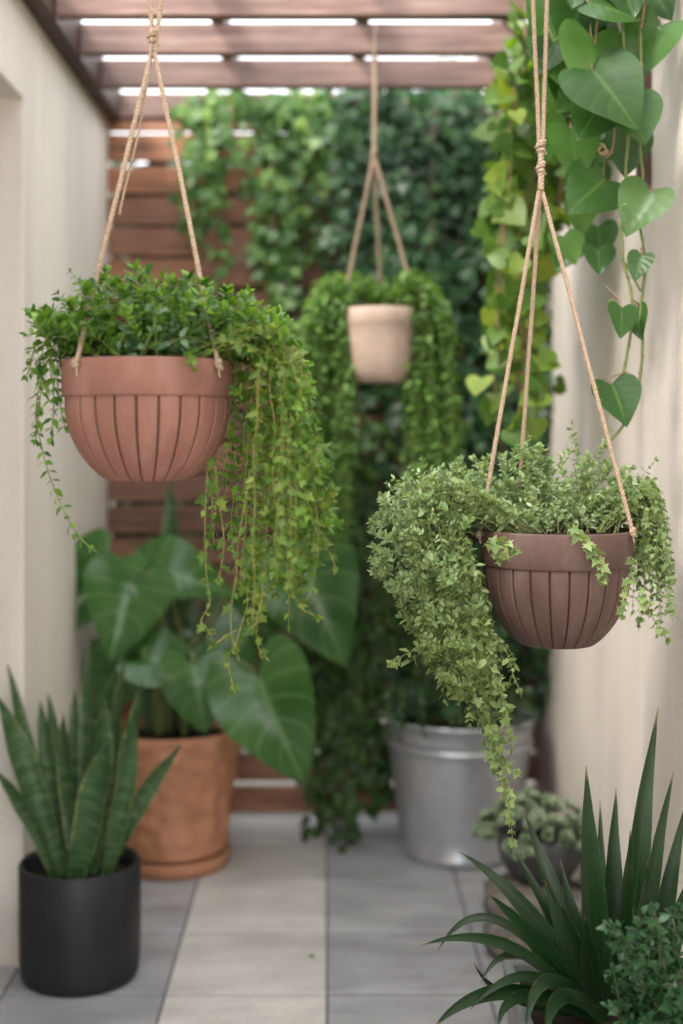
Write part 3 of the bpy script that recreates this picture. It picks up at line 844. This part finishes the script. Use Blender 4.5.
for i in range(50):
    x = R.choice((R.uniform(305, 345), R.uniform(335, 375), R.uniform(365, 400), R.uniform(395, 440), R.uniform(320,400))); y1 = R.uniform(640, 835) if x < 390 else R.uniform(600, 720)
    Y = YB - .1 - R.random()*.2
    S.append(spline([P(x+R.uniform(-10,10), R.uniform(400, 470), Y), P(x+R.uniform(-6,6), 600, Y-.02), P(x, y1, Y)], 5))
for x in (343, 348, 345): S.append(spline([P(x, 450, 4.45), P(x+3, 650, 4.43), P(x, 835, 4.42)], 5))
ivy('hanging_vine', 'narrow leafy vine strands falling to the floor between terracotta pot and steel bucket', S, leaf_mat('vine_leaf', W4(.022,.06,.014), W4(.05,.11,.024), W4(.08,.16,.035), .3, .45), .05, templ=OVATE, step=.03)

# lime vine on the right wall, out of focus
S = []
for i in range(34):
    x = R.uniform(500, 566); y1 = R.uniform(200, 440) if x < 542 else R.uniform(160, 260)
    Y = R.uniform(3.25, 3.8)
    x0 = max(x, 505)
    S.append(spline([P(x0+20, R.uniform(-30, 80), Y), P(x+R.uniform(-8,8), .5*y1+40, Y), P(x, y1, Y)], 5))
for x, y in ((500,85),(492,110),(490,135),(495,160),(488,210),(492,250)):
    S.append(spline([P(545, y-30, 3.5), P(x+25, y-12, 3.48), P(x+4, y+8, 3.45)], 4))
S.append(spline([P(520,300,3.4),P(516,350,3.4),P(522,400,3.4)],5))
vn = ivy('heartleaf_vine', 'blurred lime green vine mass hanging from the pergola by the right wall', S, LF_LIME, .056, templ=HEART3, step=.075, chaos=.8)

# ================= sharp heart-leaf vine, right
hv = thing('heartleaf_vine', P(615, -40, 2.62), 'sharp dark green heart leaved vine with two long bare stems against the stucco wall', 'climbing plant')
lf = Bag(); sb = Bag(); gb = Bag(); tb = Bag()
def hleaf(cx, cy, ln, ang, Y, tilt=(0,0), fold=.22, wid=1.0, bag=None, droop=.15):
    # centre pixel, length px, direction angle in the photo plane (0 = down, + = to the right)
    a = math.radians(ang); d = V((math.sin(a), 0, -math.cos(a)))
    n = V((tilt[0], -1, tilt[1]+.15)).normalized()
    d = (d - n*d.dot(n)).normalized()
    s = ln/F*Y
    c = P(cx, cy, Y); p = c - d*s*.42
    (bag or lf).leaf(HEART, p, d, n, s, wid=wid, fold=-fold if fold < 0 else fold, droop=droop, wav=.02)
    return p
LV = [(612,8,58,75,2.60,(.1,.7),.15,1.05),(646,50,66,-35,2.66,(-.55,.1),.35,.9),(612,92,82,28,2.56,(-.1,.35),.12,.95),(590,60,74,-12,2.60,(.2,.3),.15,.9),
      (590,120,46,-30,2.62,(.15,.4),.12,1.05),(637,118,50,12,2.58,(0,.3),.2,1.1),(640,209,52,-28,2.60,(-.3,.25),.3,1.0),(590,192,58,-45,2.68,(.2,.3),.1,1.05),
      (622,320,32,-8,2.58,(.35,.2),.2,1.0),(638,322,32,15,2.62,(-.9,.1),.3,.8),(619,401,46,12,2.57,(.1,.35),.25,1.05),(639,266,28,-15,2.6,(-.3,.2),.25,.9),
      (575,20,60,-20,2.68,(.1,.3),.15,1.0),(560,60,56,10,2.72,(.1,.3),.15,1.0),(575,150,54,5,2.70,(.1,.1),.15,.95),(600,30,50,40,2.7,(0,.4),.1,1.0),(555,110,50,-20,2.8,(.3,.2),.1,1.0),
      (572,95,52,-5,2.74,(.2,.1),.15,.95),(628,150,46,-5,2.72,(.1,-.1),.1,1.0),(625,-12,60,10,2.62,(0,.4),.15,1.0),(585,-20,60,-25,2.64,(0,.4),.15,1.0),
      (655,-6,56,30,2.7,(-.4,.2),.2,.9),(548,20,54,-25,2.85,(.3,.3),.1,1.0),(603,70,50,-20,2.72,(0,.2),.1,1.0)]
for (cx,cy,ln,ang,Y,tl,fo_,wd) in LV:
    p = hleaf(cx,cy,ln,ang,Y,tl,fo_,wd)
    at_ = {(622,318):(630,305),(638,322):(643,312),(619,401):(628,372),(639,266):(642,248),(640,209):(641,190)}.get((cx,cy))
    q = P(at_[0], at_[1], 2.62) - V((0,.01,.02)) if at_ else p + V((R.uniform(-.02,.02), .05, .03))
    lf.tube(spline([p, p+V((0,.012,.015)), q + V((0,.01,.02))], 4), .0014, 5, mi=1)
for i in range(26):
    x = R.uniform(545, 640); y = R.uniform(-60, 150); 
    hleaf(x, y, R.uniform(22,40), R.uniform(-60,60), R.uniform(2.7,2.95) if x < 610 else R.uniform(2.68,2.8), (R.uniform(-.4,.4), R.uniform(0,.7)), .2, 1.0)
for i in range(14):
    hleaf(R.uniform(545,600), R.uniform(120,260), R.uniform(26,40), R.uniform(-50,50), R.uniform(2.8,3.05), (R.uniform(-.4,.4), R.uniform(0,.6)), .2, 1.0)
for pp, bg, r in (([(622,20),(626,80),(628,130),(626,175),(630,200),(622,225),(624,260),(632,300),(629,345),(620,385),(618,400)], gb, .0030),
               ([(640,30),(642,100),(640,150),(643,180),(634,205),(642,235),(645,270),(640,310),(643,340),(636,400),(620,430),(600,448)], gb, .0030),
               ([(612,100),(614,130),(612,150),(605,158)], tb, .0022),
               ([(625,262),(634,280),(641,292)], gb, .0022), ([(632,300),(640,306),(646,308)], gb, .002),
               ([(600,-60),(598,0),(594,60)], sb, .002), ([(640,-90),(632,-30),(622,20)], sb, .003), ([(650,-90),(648,-20),(640,30)], sb, .003)):
    pts = wobble(spline([P(x, y, 2.62) for x, y in pp], 7), .003, 20)
    own = bg is sb
    if own: bg = Bag()
    bg.tube(pts, r, 6)
    rs, L = resample(pts, .035)
    for p, t, s in rs[1:]:
        for k in range(7): pass
        bg.tube([p - t*.003, p + rv(.002), p + t*.003], [.6*r, 1.35*r, .6*r], 6)
    if own: bg.build('woody_stem', BSTEM, hv)
cu = []
for i in range(22):
    w = i/22*2*PI*1.3; cu.append(P(603 + 5*math.cos(w)*(1-i/40), 150 + 5*math.sin(w)*(1-i/40), 2.58))
tb.tube(cu, .002, 5)
for (x, y) in ((606,146),(600,152),(622,206),(620,212),(614,300),(618,306)):
    gb.leaf(OVATE, P(x,y,2.6), V((R.uniform(-1,.2),-.5,R.uniform(-.5,.7))), V((0,-1,.5)), .018, fold=.4)
lf.build('foliage', [LF_HEART, BSTEM], hv); tb.build('tendril', BSTEM, hv); gb.build('green_stems', VSTEM, hv)

# ================= black pot snake plant
def pot_simple(root, c, prof, mat, n=72, mod=None, name='pot'):
    b = Bag(); b.lathe(prof, c, n, mod, close=False)
    k = len(b.v); b.f.append(tuple(range(k-n, k))[::1]); b.mi.append(0)
    return b.build(name, mat, root)
cK = V((-.640, 3.37, 0)); rk, hk = .156, .298
sp = thing('potted_snake_plant', cK, 'snake plant with banded upright leaves in a charcoal cylinder pot by the left wall', 'potted plant')
pot_simple(sp, cK, [(rk*.86,hk-.05),(rk*.91,hk-.008),(rk*.93,hk),(rk*.97,hk+.001),(rk,hk-.005),(rk*1.0,hk*.5),(rk*.99,.05),(rk*.965,.018),(rk*.92,.004),(rk*.85,0)], BLACK)
soil_disc(sp, cK + V((0,0,hk-.045)), rk*.88, .01)
def sprof(q): return (.38 + .62*math.sin(min(1, q/.6)*PI/2)) * (1 if q < .6 else max(0.02, 1-((q-.6)/.4)**2.0))
for (tx,ty,bx,by,w,dy,bow) in ((9,662,62,872,15,.05,-8),(-4,695,66,885,26,-.05,-6),(48,693,72,875,15,.1,-3),(-6,768,58,888,17,-.12,-22),(92,632,84,872,21,.08,3),(125,658,98,872,23,.06,6),
                               (101,692,90,880,28,-.02,3),(143,680,108,885,23,0,8),(64,712,78,880,23,.02,-2),(109,742,74,895,31,-.1,4),(181,744,104,880,19,-.03,22),(40,700,64,880,17,.09,-4),
                               (118,705,100,880,20,.1,4),(75,690,80,872,18,.1,0),(135,725,104,892,20,-.08,8)):
    Yb = cK.y; bb = P(bx, by, Yb + dy*.5); bb.z = hk-.05; tt = P(tx, ty, Yb + dy)
    bb.x = cK.x + max(-.11, min(.11, bb.x - cK.x))
    if tt.x < XL+.02 and tt.y > DY1-.02: tt.y = DY1-.03
    mm = bb.lerp(tt, .5) + V((bow/F*Yb*-.6*(-1), R.uniform(-.02,.02), .02))
    if bow > 15 or bow < -15: mm = bb.lerp(tt, .45) + V((-bow/F*Yb*.2, 0, .07))
    b = Bag(); b.ribbon(bb, mm, tt, w/F*Yb*1.02, V((R.uniform(-.35,.35), -1, 0)), sprof, 20, 7, fold=.45, twist=R.uniform(-1.1,1.1))
    b.build('leaf', LF_SNAKE, sp)

# ================= terracotta pot with elephant ear
cT = V((-.505, 4.25, 0))
ep = thing('potted_elephant_ear', cT, 'large leaved elephant ear in a hammered terracotta pot by the fence', 'potted plant')
def tmod(w, i, r, z, k):
    if 4 <= i <= 24: return noise.noise(V((math.cos(w)*5.2, math.sin(w)*5.2, z*30)))*.016
    return 0
pr = [(.185,.39),(.205,.445),(.212,.452),(.221,.45),(.2225,.44),(.219,.42)]
for i in range(20): pr.append((.219-.040*(i/19), .415-.34*(i/19)))
pr += [(.179,.07),(.174,.055),(.16,.05),(.15,.05)]
pot_simple(ep, cT, pr, TERRA, 96, tmod)
pot_simple(ep, cT, [(.17,.03),(.178,.05),(.188,.053),(.190,.048),(.183,.015),(.175,.001),(.16,0)], TERRA, 72, name='saucer')
soil_disc(ep, cT + V((0,0,.41)), .19, .02)
def ear(cx, cy, ln, ang, Y, tilt=(0,.4), wid=1.0, fold=.15, droop=.5):
    a = math.radians(ang); d = V((math.sin(a), 0, -math.cos(a)))
    n = V((tilt[0], -1, tilt[1])).normalized(); d = (d - n*d.dot(n)).normalized()
    s = ln/F*Y; p = P(cx, cy, Y) - d*s*.38
    b = Bag(); b.leaf(BIGHEART, p, d, n, s, wid=wid, fold=fold, droop=droop, wav=.05)
    o = b.build('leaf', LF_EAR, ep)
    base = cT + V((R.uniform(-.08,.08), R.uniform(-.05,.08), .41))
    pts = bez(base, base+V((0,0,.25)), p + (p-base).cross(V((0,0,1)))*0 + V((-(p.x-base.x)*.25, .03, .10)), p + d*.004*s, 12)
    sb_ = Bag(); sb_.tube(pts, lambda q: .009-.004*q, 7); sb_.build('petiole', VSTEM, o)
ear(124, 606, 74, -14, 4.1, (.3,.9), 1.2, .45)
ear(182, 574, 80, 80, 4.2, (-.2,.95), .9, .3)
ear(88, 588, 88, -38, 4.15, (.5,.5), .8, .35)
ear(312, 590, 112, 24, 4.25, (-.2,.6), .95, .2)
ear(335, 553, 70, 60, 4.4, (0,.7), .8)
ear(271, 713, 108, 24, 3.95, (-.25,.5), .95, .28)
ear(168, 660, 70, 82, 4.1, (0,.9), .9)
ear(198, 690, 66, 10, 4.02, (.1,.35), 1.05)
ear(112, 678, 74, -30, 4.2, (.2,.3), .9)
ear(222, 655, 80, 40, 4.3, (0,.4), .95)
ear(252, 628, 60, -20, 4.45, (.4,.3), .9)
ear(145, 625, 66, 20, 4.35, (0,.3), .9)
# snake plant behind, same pot
s2 = thing('snake_plant', cT + V((0,.06,.42)), 'tall pale snake plant leaves rising behind the elephant ear in the terracotta pot', 'plant')
for (tx,ty,bx,by,w,dy,m) in ((170,478,172,730,24,.1,0),(153,582,160,730,15,.02,1),(192,545,182,730,18,.12,0),(126,560,150,730,16,.1,1),(158,620,165,735,16,-.02,1),(206,600,190,735,16,.08,0),(140,640,150,735,20,0,0)):
    bb = P(bx, by, cT.y+dy*.6); bb.z = .42; tt = P(tx, ty, cT.y+dy)
    b = Bag(); b.ribbon(bb, bb.lerp(tt,.5)+V((R.uniform(-.02,.02),0,0)), tt, w/F*4.3, V((R.uniform(-.3,.3),-1,0)), sprof, 18, 5, fold=.4, twist=R.uniform(-.4,.4))
    b.build('leaf', LF_SNAKEY if m else LF_SNAKE, s2)

# ================= steel bucket
cU = P(459, 800, 4.37); cU.z = 0
bu = thing('potted_vine', cU, 'galvanised steel bucket with one raised band holding a dark leafy vine', 'potted plant')
hu = .462; r1, r0 = .25, .188
def ru(z): return r0 + (r1-r0)*(z/hu)**.9
pr = [(.225,hu-.06),(ru(hu)-.004,hu-.004)]
for i in range(7): w = i/6*PI; pr.append((ru(hu)+.004+.006*math.sin(w)+.002, hu+.006*math.cos(w)))
pr += [(ru(.41),.41),(ru(.388)+.001,.388)]
for i in range(7): w = i/6*PI; pr.append((ru(.378)+.001+.008*math.sin(w), .378+.010*math.cos(w)))
pr += [(ru(.36),.36),(ru(.25),.25),(ru(.1),.1),(ru(.03),.03),(ru(.03)+.003,.026),(ru(0)+.003,.004),(ru(0)-.004,0),(.17,.004)]
pot_simple(bu, cU, pr, GALV, 96, name='bucket')
soil_disc(bu, cU + V((0,0,.41)), .235, .02)
fb = Bag(); sb = Bag()
for i in range(75):
    w = R.random()*6.28; s0 = cU + V((.1*math.cos(w), .1*math.sin(w), .42)); rr = R.uniform(.08,.27)
    e = cU + V((rr*math.cos(w)*1.0, min(.28, rr*math.sin(w)), .43 + R.uniform(.02,.4)*(1.1-rr/.3) + .02))
    pts = wobble(bez(s0, s0+V((0,0,.12)), s0.lerp(e,.7)+V((0,0,.09)), e, 10), .02, 6); sb.tube(pts, .0018, 4)
    leaves_along(fb, pts, .032, .045, OVATE, cU, start=.3)
for (x0,x1,y1) in ((392,386,740),(405,398,742),(420,425,735)):
    pts = wobble(spline([cU+V((-.12,-.1,.43)), P(x0,690,4.15), P((x0+x1)/2,708,4.08), P(x1,y1,4.08)],6), .01, 8); sb.tube(pts, .0018, 4); leaves_along(fb, pts, .025, .035, OVATE, cU)
fb.build('foliage', LF_SHRUB, bu); sb.build('stems', VSTEM, bu)

# ================= rocks with bowl of silvery succulent
def rock(x, y, z, sx, sy, sz, label):
    b = Bag(); o = rv(20); n1, n2 = 28, 16
    vs = []; fs = []
    for i in range(n2+1):
        th = PI*i/n2
        for k in range(n1):
            ph = 2*PI*k/n1
            d = V((math.sin(th)*math.cos(ph), math.sin(th)*math.sin(ph), math.cos(th)))
            q = V([math.copysign(abs(c_)**.72, c_) for c_ in d])
            rr = 1 + .16*noise.noise(d*1.6+o) + .07*noise.noise(d*4+o) + .03*noise.noise(d*10+o)
            vs.append((x+q.x*sx*rr, y+q.y*sy*rr, max(z, z+sz*(1+q.z*rr)*.92)))
    for i in range(n2):
        for k in range(n1): fs.append((i*n1+k, (i+1)*n1+k, (i+1)*n1+(k+1)%n1, i*n1+(k+1)%n1))
    b.add([V(v)-V((x,y,z)) for v in vs], fs); o_ = b.build('rock', STONE); o_.location = (x,y,z)
    ORG[o_.name] = V((x,y,z)); tag(o_, label, 'rock')
rock(.60, 3.72, 0, .15, .16, .07, 'flat brown rock lying under the silvery succulent bowl')
rock(.50, 3.50, 0, .075, .07, .05, 'small brown rock at the foot of the succulent bowl, nearest the tiles')
rock(.68, 3.42, 0, .07, .07, .05, 'small grey brown rock behind the dark blade leaves by the right wall')
cW = V((.615, 3.74, .132))
sw = thing('potted_succulent', cW, 'silvery green mounded succulent in a low dark grey bowl set on a rock', 'potted plant')
pot_simple(sw, cW, [(.09,.1),(.115,.128),(.122,.132),(.128,.128),(.125,.1),(.115,.05),(.095,.015),(.08,0),(.07,0)], BOWL)
soil_disc(sw, cW + V((0,0,.1)), .11, .02)
fb = Bag()
for i in range(130):
    w = R.random()*6.28; rr = .17*math.sqrt(R.random()); cen = cW + V((rr*math.cos(w)-.02, rr*math.sin(w)*.85, .125 + .085*(1-(rr/.17)**2) - (.02 if rr > .14 else 0) + R.uniform(-.02,.02)))
    if cen.x > .735: cen.x = .735
    sz = R.uniform(.016,.03)
    nn = V((rr*math.cos(w)*3, rr*math.sin(w)*3-.3, 1)).normalized()
    for ring, (cnt, tilt, s) in enumerate(((5,1.5,.5),(7,.8,.8),(9,.25,1.0))):
        for k in range(cnt):
            a = 2*PI*k/cnt + ring*.4; t = nn.orthogonal().normalized(); t2 = nn.cross(t)
            rd = t*math.cos(a)+t2*math.sin(a)
            fb.leaf(OVATE, cen, rd + nn*tilt, nn - rd*tilt, sz*s, wid=1.5, fold=.5, droop=-.25)
fb.build('foliage', LF_SILV, sw)

# ================= trough, blade plant and shrub
tx0, tx1, ty0, ty1, tz = .352, .715, 1.98, 2.62, .345
tg_ = thing('planter_trough', ((tx0+tx1)/2, 2.3, 0), 'grey cement trough in the bottom right corner under the blade leaves', 'planter')
b = Bag()
def ring(x0,x1,y0,y1,z): return [(x0,y0,z),(x1,y0,z),(x1,y1,z),(x0,y1,z)]
lv = [ring(tx0+.03,tx1-.03,ty0+.03,ty1-.03,0), ring(tx0,tx1,ty0,ty1,tz), ring(tx0+.02,tx1-.02,ty0+.02,ty1-.02,tz), ring(tx0+.03,tx1-.03,ty0+.03,ty1-.03,tz-.06)]
vs = sum(lv, []); fs = [(3,2,1,0)]
for i in range(3):
    for k in range(4): fs.append((i*4+k, i*4+(k+1)%4, (i+1)*4+(k+1)%4, (i+1)*4+k))
fs.append((12,13,14,15)); b.add(vs, fs); b.build('trough', TROUGH, tg_, smooth=False, bevel=.006)
b = Bag(); N = 12; vs = []; fs = []
for i in range(N+1):
    for j in range(N+1):
        vs.append((tx0+.024+(tx1-tx0-.048)*i/N, ty0+.024+(ty1-ty0-.048)*j/N, tz-.022+R.uniform(-.004,.006)))
for i in range(N):
    for j in range(N): a = i*(N+1)+j; fs.append((a,a+N+1,a+N+2,a+1))
b.add(vs, fs); b.build('soil', SOIL, tg_, smooth=False)

Ya = 2.42
ag = thing('blade_leaf_plant', P(606, 985, Ya), 'dark green plant with long pointed blade leaves fanning up in the bottom right corner', 'plant')
def aprof(q): return (.62 + .38*math.sin(min(1, q/.35)*PI/2)) * (1 if q < .38 else max(.02, 1-((q-.38)/.62)**1.35))
def nprof(q): return (.7 + .3*math.sin(min(1, q/.3)*PI/2)) * (1 if q < .5 else max(.02, 1-((q-.5)/.5)**1.6))
BL = [ # tip, base, mid(px), width px, dy tip
 (658,708,626,990,632,860,30,.05,0),(586,766,603,990,588,880,31,-.02,0),(616,788,615,990,610,880,24,.06,0),(674,770,636,990,646,880,21,0,0),(700,800,650,990,664,900,23,.04,0),(705,850,655,990,672,920,22,-.05,0),
 (523,810,590,992,556,890,23,.12,0),(458,851,585,994,540,900,22,.05,0),(487,893,588,996,540,935,22,-.08,0),(511,846,592,992,550,910,19,.1,0),
 (582,830,600,992,586,900,18,.12,0),(600,800,606,990,600,900,18,.15,0),(420,946,588,1000,510,938,13,-.15,1),(436,954,586,996,495,905,10,.0,1),(432,1030,596,1004,500,985,17,-.2,1),
 (585,915,604,1004,582,960,27,-.16,0),(474,962,590,1000,505,1000,8,-.1,1),(498,1030,600,1004,520,990,14,-.25,1),(545,1040,606,1006,560,990,18,-.28,1),(480,985,592,1002,520,945,9,-.1,1),
 (560,905,598,1000,570,930,20,-.1,0),(545,880,596,996,560,930,20,.02,0),(630,830,614,995,626,900,22,-.1,0),(648,860,628,995,640,920,20,-.12,0),(515,930,590,998,545,950,15,-.05,0),(470,1010,594,1002,530,968,12,-.15,1),
 (560,860,598,992,572,920,20,.08,0),(690,905,655,1000,668,950,20,-.1,0),(525,1035,600,1006,545,970,15,-.22,1)]
for (tx,ty,bx,by,mx_,my,w,dy,k) in BL:
    bb = P(bx, by, Ya+dy*.15); bb.z = tz-.02; tt = P(tx, ty, Ya+dy); mm = P(mx_, my, Ya+dy*.5)
    if tt.x > .70: tt.x = .70 + R.uniform(-.02,.02)
    mm = (mm - bb.lerp(tt,.5))*1.6 + bb.lerp(tt,.5) if k else mm
    b = Bag(); b.ribbon(bb, mm, tt, w/F*Ya*.92, V((R.uniform(-.5,.5), -1, .25 if not k else .9)), nprof if k else aprof, 26, 5, fold=.35, twist=R.uniform(-.5,.5))
    b.build('leaf', LF_AGAVE, ag)
sh = thing('leafy_shrub', P(668, 1035, 2.06), 'low bushy plant with small lobed leaves in front of the blade leaves, bottom right', 'plant')
fb = Bag(); sb = Bag(); sc = P(662, 1040, 2.12); sc.z = tz-.02
for i in range(46):
    e = P(R.uniform(602, 700), R.uniform(905, 1045), 2.1+R.uniform(-.1,.12))
    if e.z < tz: e.z = tz + R.uniform(0,.05)
    e.x = min(e.x, .69)
    s0 = sc + V((R.uniform(-.06,.06), R.uniform(-.06,.08), 0))
    pts = wobble(bez(s0, s0+V((0,0,.06)), s0.lerp(e,.7)+V((0,0,.04)), e, 9), .012, 9); sb.tube(pts, .0014, 5)
    leaves_along(fb, pts, .018, .03, IVY if i%2 else OVATE, sc, start=.1)
fb.build('foliage', LF_SHRUB, sh); sb.build('stems', plain('dark_green_stem', W4(.05,.07,.03), .6, .3, 60, 0), sh)

# ================= fallen leaves on the tiles
fl = Bag()
for i in range(14):
    x, y = (R.uniform(-.35,.35), R.uniform(4.0,4.65)) if i % 2 else (R.uniform(-.4,.35), R.uniform(3.3,4.2))
    fl = Bag(); fl.leaf(OVATE, V((x,y,.004)), V((R.uniform(-1,1),R.uniform(-1,1),0)), V((0,0,1)), R.uniform(.012,.028), fold=.3, droop=.1)
    if i < 8: tag(fl.build('fallen_leaf', LF_BACK), 'tiny fallen leaf lying on the floor tiles', 'leaf', 'fallen leaves on the tiles')

# ================= beyond the fence
hd = thing('hedge', (0, 5.6, 0), 'dark hedge added behind the plank fence to darken its gaps', 'hedge')
fb = Bag()  # leaf mass added behind the planks so most gaps look dark
for i in range(6500):
    p = V((R.uniform(-2.2,2.2), 5.6+R.uniform(-.25,.25), R.uniform(.34,2.53)))
    p.z += .12*noise.noise(V((p.x*2,0,3)))
    fb.leaf(OVATE, p, rv(1)+V((0,0,.2)), V((0,-1,.4))+rv(.8), R.uniform(.12,.2), wid=1.6)
fb.build('foliage', LF_DARK, hd)
b = Bag()
for x in (-1.8,-1.1,-.4,.3,1.0,1.7): b.tube([V((x,5.6,-.02)),V((x+.05,5.62,.8)),V((x-.04,5.58,2.0))], [.03,.022,.01], 7)
b.build('trunks', BARK, hd)
def tree(x, y, h, r, label):
    t = thing('tree', (x,y,-.02), label, 'tree')
    b = Bag(); b.tube([V((x,y,-.02)),V((x+.05,y,h*.3)),V((x-.05,y,h*.6)),V((x,y,h*.85))], [.14,.1,.07,.03], 9)
    for k in range(9):
        w = R.random()*6.28; z0 = h*R.uniform(.35,.75); b.tube([V((x,y,z0)),V((x+math.cos(w)*r*.4,y+math.sin(w)*r*.4,z0+.4)),V((x+math.cos(w)*r*.8,y+math.sin(w)*r*.8,z0+.8))],[.04,.025,.008],6)
    b.build('trunk', BARK, t); f = Bag()
    cl = [V((x,y,h*.8))+V((R.uniform(-r,r),R.uniform(-r,r),R.uniform(-r*.6,r*.6))) for _ in range(26)]
    for i in range(2600):
        c = R.choice(cl); f.leaf(OVATE, c + V((R.gauss(0,.2*r),R.gauss(0,.2*r),R.gauss(0,.16*r))), rv(1), rv(1)+V((0,0,.6)), R.uniform(.09,.15), wid=1.3)
    f.build('crown', LF_TREE, t)
tree(1.35, 9.5, 4.1, 1.0, 'pale green tree beyond the fence showing between the pergola beams at the right')
tree(.2, 10.5, 3.6, .8, 'lower pale tree beyond the fence seen just above the top rail')

# ================= world, sun, camera
w = bpy.data.worlds.new('World'); scene.world = w; w.use_nodes = True
nt = w.node_tree; bg = nt.nodes['Background']
sky = nt.nodes.new('ShaderNodeTexSky'); sky.sky_type = 'NISHITA'; sky.sun_disc = False
# sun comes from the upper left, a little behind the camera
sd = V((.50, .50, -.80)).normalized()      # travel direction
el = math.asin(-sd.z); az = math.atan2(-sd.x, -sd.y)
sky.sun_elevation = el; sky.sun_rotation = az; sky.dust_density = 4; sky.air_density = 1.0; sky.ozone_density = 1
mixn = nt.nodes.new('ShaderNodeMix'); mixn.data_type = 'RGBA'
mixn.inputs[0].default_value = .72
cloud = nt.nodes.new('ShaderNodeTexNoise'); cloud.inputs['Scale'].default_value = 2.5; cloud.inputs['Detail'].default_value = 6
cr = nt.nodes.new('ShaderNodeValToRGB'); cr.color_ramp.elements[0].position = .3; cr.color_ramp.elements[0].color = (9.0,9.2,9.5,1); cr.color_ramp.elements[1].position = .7; cr.color_ramp.elements[1].color = (13,13,13,1)
nt.links.new(cloud.outputs['Fac'], cr.inputs[0]); nt.links.new(sky.outputs[0], mixn.inputs[6]); nt.links.new(cr.outputs[0], mixn.inputs[7])
nt.links.new(mixn.outputs[2], bg.inputs['Color']); bg.inputs['Strength'].default_value = .15
sl = bpy.data.lights.new('sun', 'SUN'); sl.energy = 1.9; sl.angle = math.radians(17); sl.color = (1,.94,.86)
so = bpy.data.objects.new('sun', sl); COL.objects.link(so); so.rotation_euler = sd.to_track_quat('-Z','Y').to_euler()
so.location = (-3,-3,6)
cam = bpy.data.cameras.new('camera'); co = bpy.data.objects.new('camera', cam); COL.objects.link(co)
co.location = (0,0,H0); co.rotation_euler = (PI/2,0,0)
cam.sensor_fit = 'VERTICAL'; cam.sensor_height = 36; cam.sensor_width = 24; cam.lens = F/1024*36
cam.shift_y = -(512-VY)/1024; cam.shift_x = (341.5-VX)/1024
cam.clip_start = .05; cam.clip_end = 300
cam.dof.use_dof = True; cam.dof.focus_distance = 2.32; cam.dof.aperture_fstop = 1.5
scene.camera = co
scene.render.engine = 'CYCLES'
scene.view_settings.view_transform = 'Standard'; scene.view_settings.look = 'None'; scene.view_settings.gamma = 1
scene.view_settings.exposure = 1.62
scene.cycles.max_bounces = 7; scene.cycles.diffuse_bounces = 4; scene.cycles.transmission_bounces = 4; scene.cycles.transparent_max_bounces = 4
